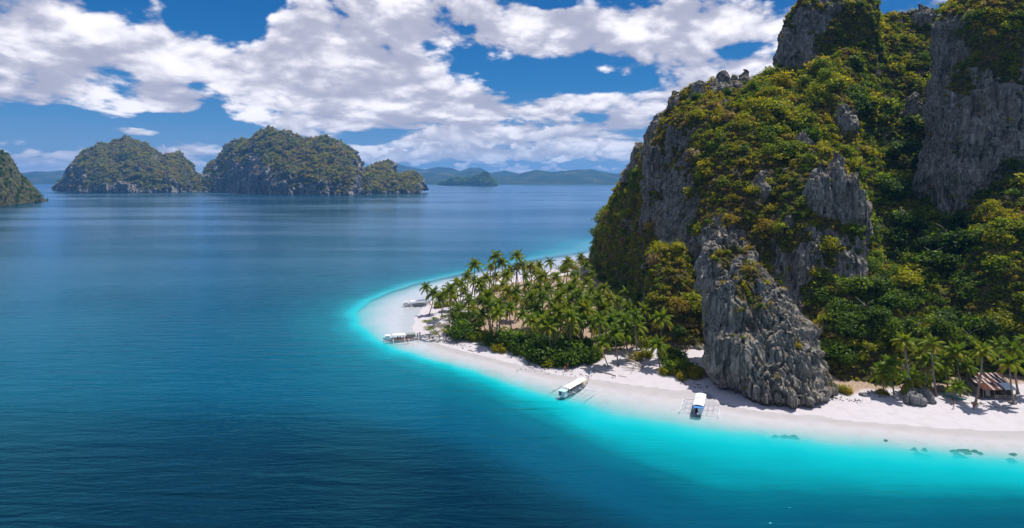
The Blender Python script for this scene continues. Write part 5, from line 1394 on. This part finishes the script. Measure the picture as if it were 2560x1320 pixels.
# steps and gate beside the boulder
gs = gnd(2362, 976, 1.6); zs = gz(gs[0], gs[1])
sp = thing('stone_steps', 'short flight of pale stone steps behind the short bushy palm', 'steps', (gs[0], gs[1], zs))
for i in range(5): obj('step', box_me('step', 1.9, .5, .22, P_GREYWOOD, .03), sp).location = (0, .42 * i, .2 * i - .05)
for sd in (-1, 1): rod('post', [(sd * 1.05, 0, -.2), (sd * 1.05, 0, 1.3)], .06, P_GREYWOOD, sp)
gg = gnd(2341, 980, 1.5); gt = thing('wooden_gate', 'brown plank gate between the tall curved palm and the steps', 'gate', (gg[0], gg[1], gz(gg[0], gg[1])))
for i in range(5): obj('plank', box_me('plank', .24, .05, 1.35 + .08 * (i % 2), P_WOODB, .01), gt).location = (-.6 + .27 * i, .02 * (i % 2), -.05)
for z_ in (.35, 1.05): rod('rail', [(-.75, .06, z_), (.65, .06, z_)], .035, P_WOODB, gt)
for x in (.85, 1.25, 1.6): rod('post', [(x, 0, -.2), (x, 0, 1.4)], .07, P_WOODB, gt)

# ------------------------------------------------------------------ boulders and stones
def boulder(px, py, r, sq, label, seed, group='boulders on the right beach', cat='boulder', name='boulder', nn=70):
    g_ = gnd(px, py, .8); z_ = gz(g_[0], g_[1]); y_ = g_[1] + r * .7
    G = tower_grid([(-.5 * r, 0, 0, r * .9, r * .7), (.1 * r, 0, 0, r, r * .8), (.45 * r, -.05 * r, .1 * r, r * .92, r * .72), (.8 * r * sq, 0, .2 * r, r * .6, r * .5), (1.0 * r * sq, 0, .25 * r, r * .12, r * .1)], nn, max(20, nn // 2), 2.2)
    Pq = G.reshape(-1, 3); N_ = grid_normals(G, True).reshape(-1, 3); s_ = r / 5.5
    b_, d_ = rock_disp(Pq, s_, seed); V = Pq + N_ * ((b_ * .5 + d_ * .55)[:, None])
    me = mesh_np(name, V, grid_faces(nn, max(20, nn // 2), True), M_BOULDER, False, {'veg': np.zeros(len(V))})
    o = obj(name, me, label=label, category=cat, group=group); o.location = (g_[0], y_, z_); o.rotation_euler = (0, 0, seed); return o
M_BOULDER = rock_material('pale_boulder', dark=(0.05, 0.048, 0.045), mid=(0.25, 0.245, 0.235), pale=(0.50, 0.49, 0.47), S=.35)
boulder(2297, 1014, 2.3, 1.05, 'large pale grey boulder on the right beach, dark hollow in front', 3.0); boulder(2331, 1010, 1.25, 1.1, 'smaller pale boulder leaning on the large one', 9.0); boulder(2322, 998, 1.6, 1.2, 'grey rock wedged behind the two pale boulders', 14.0)
boulder(2160, 992, .8, .8, 'low grey rock at the mossy rock foot', 21.0, nn=36); boulder(2262, 988, .7, .7, 'small pale rock left of the large boulder', 24.0, nn=36); boulder(2422, 992, .6, .7, 'small stone between the canoe and the hut', 25.0, nn=36)
boulder(2440, 1012, .7, .8, 'rock ring round the foot of the palm before the hut', 28.0, nn=36); boulder(2536, 1012, .9, .7, 'brown root mound at the foot of the hut corner palm', 29.0, nn=36); boulder(1645, 925, .5, .7, 'little stone at the foot of the round palm', 35.0, nn=30)
def rubble():
    V, Fc = [], []; q = random.Random(3)
    spots = [(2160, 2290, 984, 994, 130), (2300, 2420, 962, 985, 90), (1700, 1770, 948, 962, 60), (1290, 1500, 915, 930, 60), (1090, 1180, 838, 866, 90), (2440, 2525, 1010, 1016, 50), (1600, 1660, 905, 922, 40), (2060, 2160, 990, 1000, 60)]
    for x0, x1, y0, y1, n in spots:
        for _ in range(n):
            t_ = q.random(); g_ = gnd(x0 + (x1 - x0) * t_, y0 + (y1 - y0) * t_ + q.uniform(-5, 5), 1.0); z_ = gz(g_[0], g_[1]); r = q.uniform(.06, .28) * (1.4 if q.random() < .15 else 1); b = len(V)
            for d in ((1, 0, 0), (0, 1, 0), (-1, 0, 0), (0, -1, 0), (0, 0, 1), (.6, .6, .6), (-.6, -.5, .6)): V.append((g_[0] + d[0] * r * q.uniform(.7, 1.3), g_[1] + d[1] * r * q.uniform(.7, 1.3), z_ + d[2] * r * q.uniform(.5, .9) - .02))
            Fc += [[b, b + 1, b + 5], [b + 1, b + 4, b + 5], [b + 4, b, b + 5], [b + 1, b + 2, b + 4], [b + 2, b + 3, b + 6], [b + 3, b + 4, b + 6], [b + 4, b + 2, b + 6], [b + 3, b, b + 4]]
    me = mesh_py('rubble', V, Fc, M_BOULDER, False)
    a = me.attributes.new('veg', 'FLOAT', 'POINT'); a.data.foreach_set('value', np.zeros(len(V), np.float32))
    return obj('rubble', me, kind='stuff', label='coral rubble and small stones along the back of the beach')
rubble()

# coral heads and weed patches in the shallows
M_WEED = plain('weed_covered_coral', (0.012, 0.075, 0.03), .9, .1, .5, 1.5)
def coral(px, py, rx, ry, label):
    g_ = gnd(px, py); z_ = gz(g_[0], g_[1]); n, k = 22, 6; V, Fc = [], []; q = random.Random(px)
    top = min(-.12, z_ + .55) - z_
    for i in range(k):
        f = i / (k - 1)
        for j in range(n):
            a = 6.283 * j / n; rr = (1 - f ** 1.6 * .75) * (1 + .32 * math.sin(a * 3 + px) + .22 * math.sin(a * 7 + py) + q.uniform(-.14, .14))
            V.append((rx * math.cos(a) * rr, ry * math.sin(a) * rr, -.1 + (top + .1) * f + q.uniform(-.05, .05) * (i < k - 1)))
    for i in range(k - 1):
        for j in range(n): Fc.append([i * n + j, i * n + (j + 1) % n, (i + 1) * n + (j + 1) % n, (i + 1) * n + j])
    Fc.append([(k - 1) * n + j for j in range(n)])
    o = obj('coral_head', mesh_py('coral_head', V, Fc, M_WEED, False), label=label, category='coral', group='dark coral heads in the turquoise shallows'); o.location = (g_[0], g_[1], z_)
for px, py, rx, ry, lab in [(1908, 1091, .95, 1.1, 'large dark coral head left of the thin weed line'), (1938, 1084, .7, .4, 'first thin weed patch right of the large coral head'), (1962, 1085, .9, .45, 'middle thin weed patch in the shallows'), (1984, 1086, 1.0, .7, 'green weed patch at the right end of the weed line'), (2214, 1097, .35, .3, 'tiny lone coral head in the pale shallows'),
    (2388, 1123, .8, .6, 'left small coral head of the right cluster'), (2397, 1131, 1.1, .8, 'lower coral head of the right cluster'), (2413, 1122, 1.1, .9, 'largest coral head of the right cluster'), (2437, 1123, .8, .5, 'coral head right of the largest one in the cluster'), (2451, 1128, .5, .3, 'smallest coral head trailing the right cluster'), (2533, 1131, .7, .4, 'coral head at the right edge of the sea'), (2528, 1143, .8, .7, 'faint coral head below the edge one'),
    (2286, 1117, .6, .4, 'faint weed patch left of the right cluster'), (2312, 1118, .5, .35, 'second faint weed patch left of the right cluster'), (2302, 1128, 1.4, 1.2, 'blurred dark coral below the faint weed patches')]:
    coral(px, py, rx, ry, lab)

# ------------------------------------------------------------------ people and a dog
def skin_body(name, nodes, edges, mats, classify, levels=1):
    me = bpy.data.meshes.new(name); me.from_pydata([n[0] for n in nodes], edges, [])
    o = bpy.data.objects.new(name, me); COL.objects.link(o)
    sk = o.modifiers.new('s', 'SKIN'); sv = me.skin_vertices[0].data
    for i, n in enumerate(nodes): sv[i].radius = (n[1], n[1] * (n[2] if len(n) > 2 else 1)); sv[i].use_root = (i == 0)
    o.modifiers.new('d', 'SUBSURF').levels = levels
    dg = bpy.context.evaluated_depsgraph_get(); out = bpy.data.meshes.new_from_object(o.evaluated_get(dg))
    bpy.data.objects.remove(o); bpy.data.meshes.remove(me)
    out.name = name; out.materials.clear()
    for m_ in mats: out.materials.append(m_)
    for p in out.polygons: p.material_index = classify(p.center); p.use_smooth = True
    return out
P_SKIN = plain('skin', (0.30, 0.165, 0.10), .6); P_HAIR = plain('hair', (0.02, 0.016, 0.013), .6)
CL = {k: plain(k + '_cloth', c, .85) for k, c in dict(black=(.02, .02, .022), red=(.45, .05, .035), white=(.7, .7, .7), blue=(.06, .14, .38), teal=(.05, .28, .26), brown=(.2, .1, .06), yellow=(.55, .4, .08), orange=(.6, .2, .06)).items()}
def person_mesh(pose, shirt, pants):
    if pose == 'stand':
        nd = [((0, 0, .95), .13, .8), ((0, 0, 1.18), .125, .75), ((0, 0, 1.40), .15, .62), ((0, 0, 1.52), .055), ((0, .01, 1.60), .082, 1.1), ((0, .01, 1.71), .075, 1.1),
              ((.19, 0, 1.42), .055), ((.25, .02, 1.15), .042), ((.26, .09, .9), .032), ((.265, .12, .80), .035), ((-.19, 0, 1.42), .055), ((-.25, .02, 1.15), .042), ((-.26, .09, .9), .032), ((-.265, .12, .80), .035),
              ((.1, 0, .82), .095), ((.12, .04, .48), .062), ((.13, -.02, .08), .04), ((.13, .14, .04), .04), ((-.1, 0, .82), .095), ((-.12, -.03, .48), .062), ((-.13, -.08, .08), .04), ((-.13, .08, .04), .04)]
        cls = lambda c: 3 if (c.z > 1.66 and c.y < .05) or c.z > 1.74 else 1 if c.z > .98 and c.z < 1.5 and abs(c.x) < .24 and not (abs(c.x) > .2 and c.z < 1.2) else 2 if .55 < c.z <= .98 and abs(c.x) < .2 else 0
    else:
        nd = [((0, 0, .14), .14, .9), ((0, -.03, .38), .125, .75), ((0, -.02, .58), .15, .62), ((0, 0, .70), .055), ((0, .02, .78), .082, 1.1), ((0, .02, .89), .075, 1.1),
              ((.19, 0, .60), .055), ((.25, .10, .38), .042), ((.17, .32, .30), .032), ((.13, .40, .28), .035), ((-.19, 0, .60), .055), ((-.25, .10, .38), .042), ((-.17, .32, .30), .032), ((-.13, .40, .28), .035),
              ((.1, .12, .14), .095), ((.13, .46, .20), .066), ((.13, .52, -.12), .045), ((.13, .64, -.18), .04), ((-.1, .12, .14), .095), ((-.13, .46, .20), .066), ((-.13, .52, -.12), .045), ((-.13, .64, -.18), .04)]
        cls = lambda c: 3 if (c.z > .84 and c.y < .07) or c.z > .92 else 1 if c.z > .22 and c.z < .68 and abs(c.x) < .24 and c.y < .16 else 2 if c.z > .05 and c.y < .45 and c.z < .3 else 0
    ed = [(0, 1), (1, 2), (2, 3), (3, 4), (4, 5), (2, 6), (6, 7), (7, 8), (8, 9), (2, 10), (10, 11), (11, 12), (12, 13), (0, 14), (14, 15), (15, 16), (16, 17), (0, 18), (18, 19), (19, 20), (20, 21)]
    return skin_body('person', nd, ed, [P_SKIN, CL[shirt], CL[pants], P_HAIR], cls)
_pm = {}
def person(pose, shirt, pants, loc, rz, label, group=None, sc=1.0):
    k = (pose, shirt, pants)
    if k not in _pm: _pm[k] = person_mesh(*k)
    o = obj('person', _pm[k], label=label, category='person'); o.location = loc; o.rotation_euler = (0, 0, rz); o.scale = (sc,) * 3
    if group: o['group'] = group
    return o
def on_sand(px, py): 
    g_ = gnd(px, py, .3); z_ = gz(g_[0], g_[1]); return (g_[0], g_[1], z_)
person('stand', 'black', 'black', on_sand(1073, 846), 2.0, 'person in black walking ashore right of the crowded boat'); person('stand', 'teal', 'brown', on_sand(1081, 848), .5, 'small child in teal beside the person in black', sc=.7); person('stand', 'white', 'blue', on_sand(1084, 849), 3.5, 'small child in white beside the person in black', sc=.7)
person('stand', 'black', 'blue', on_sand(1116, 846), 1.0, 'person in dark clothes standing by the large round bush'); person('stand', 'red', 'brown', on_sand(1419, 923), 4.0, 'person in red standing before the front hedge'); person('stand', 'orange', 'red', on_sand(1412, 929), 2.2, 'person in orange below the one in red at the front hedge')
person('stand', 'red', 'white', on_sand(2384, 1026), 4.4, 'person in red standing on the sand below the canoe'); person('stand', 'brown', 'red', on_sand(2434, 1028), 3.0, 'person in brown on the sand before the hut palm')
def aboard(boat, x, y, z, rel, pose, shirt, pants, label):
    v = Matrix.Translation(boat.location) @ Matrix.Rotation(boat.rotation_euler.z, 4, 'Z') @ Vector((x, y, z))
    return person(pose, shirt, pants, tuple(v), boat.rotation_euler.z + rel, label, 'people aboard the boats')
B1 = .95 * .72 + .3
for i, (x, y, sh, pa, lb) in enumerate([(-2.6, -.55, 'black', 'brown', 'passenger in black nearest the stern of the aqua boat'), (-1.2, -.55, 'orange', 'black', 'passenger in orange under the canopy of the aqua boat'), (.3, -.55, 'black', 'blue', 'passenger in black amidships in the aqua boat'), (1.5, -.55, 'brown', 'black', 'passenger in brown amidships in the aqua boat'), (2.9, -.5, 'red', 'black', 'passenger in red nearest the bow of the aqua boat')]):
    aboard(boat1, x, y, B1, 0, 'sit', sh, pa, lb)
for x, y, sh, pa, lb in [(-3.2, -.45, 'blue', 'black', 'passenger in blue at the stern of the boat by the buttress'), (-3.1, .45, 'red', 'black', 'passenger in red at the stern of the boat by the buttress')]: aboard(boat2, x, y, B1, math.pi / 2, 'sit', sh, pa, lb)
for x, y, sh, pa, lb in [(-1.9, -.55, 'brown', 'black', 'passenger in brown under the white canopy of the crowded boat'), (-1.1, -.55, 'black', 'brown', 'passenger in black under the white canopy of the crowded boat'), (-.1, -.55, 'white', 'red', 'passenger in white between the two canopies of the crowded boat'), (.7, -.5, 'red', 'blue', 'passenger in red between the two canopies of the crowded boat'), (1.8, -.55, 'black', 'black', 'passenger in black under the grey canopy of the crowded boat'), (2.8, -.5, 'orange', 'brown', 'passenger in orange under the grey canopy of the crowded boat')]: aboard(boat3, x, y, B1, math.pi, 'sit', sh, pa, lb)
aboard(boat3, 4.3, -.2, .75, math.pi, 'stand', 'teal', 'blue', 'person in teal standing on the bow of the crowded boat'); aboard(boat3, 5.0, .15, .95, 2.5, 'stand', 'black', 'brown', 'person in black standing at the very bow of the crowded boat')
P_FUR = plain('brown_fur', (.13, .075, .045), .9, var=.4)
dn = [((0, 0, .50), .13), ((.28, 0, .52), .14), ((-.25, 0, .50), .11), ((.42, 0, .62), .075), ((.52, 0, .74), .085), ((.66, 0, .70), .045), ((.27, .09, .32), .05), ((.25, .09, .18), .03), ((.29, .09, .03), .03), ((.27, -.09, .32), .05), ((.25, -.09, .18), .03), ((.29, -.09, .03), .03),
      ((-.26, .08, .36), .065), ((-.34, .08, .2), .03), ((-.30, .08, .03), .03), ((-.26, -.08, .36), .065), ((-.34, -.08, .2), .03), ((-.30, -.08, .03), .03), ((-.42, 0, .60), .025), ((-.52, 0, .72), .018), ((.50, .06, .84), .02), ((.50, -.06, .84), .02)]
de = [(0, 1), (0, 2), (1, 3), (3, 4), (4, 5), (1, 6), (6, 7), (7, 8), (1, 9), (9, 10), (10, 11), (2, 12), (12, 13), (13, 14), (2, 15), (15, 16), (16, 17), (2, 18), (18, 19), (4, 20), (4, 21)]
dog = obj('dog', skin_body('dog', dn, de, [P_FUR], lambda c: 0), label='dark brown dog standing alone on the open white sand', category='dog'); dog.location = on_sand(1535, 943); dog.rotation_euler = (0, 0, 2.8); dog.scale = (1.1,) * 3
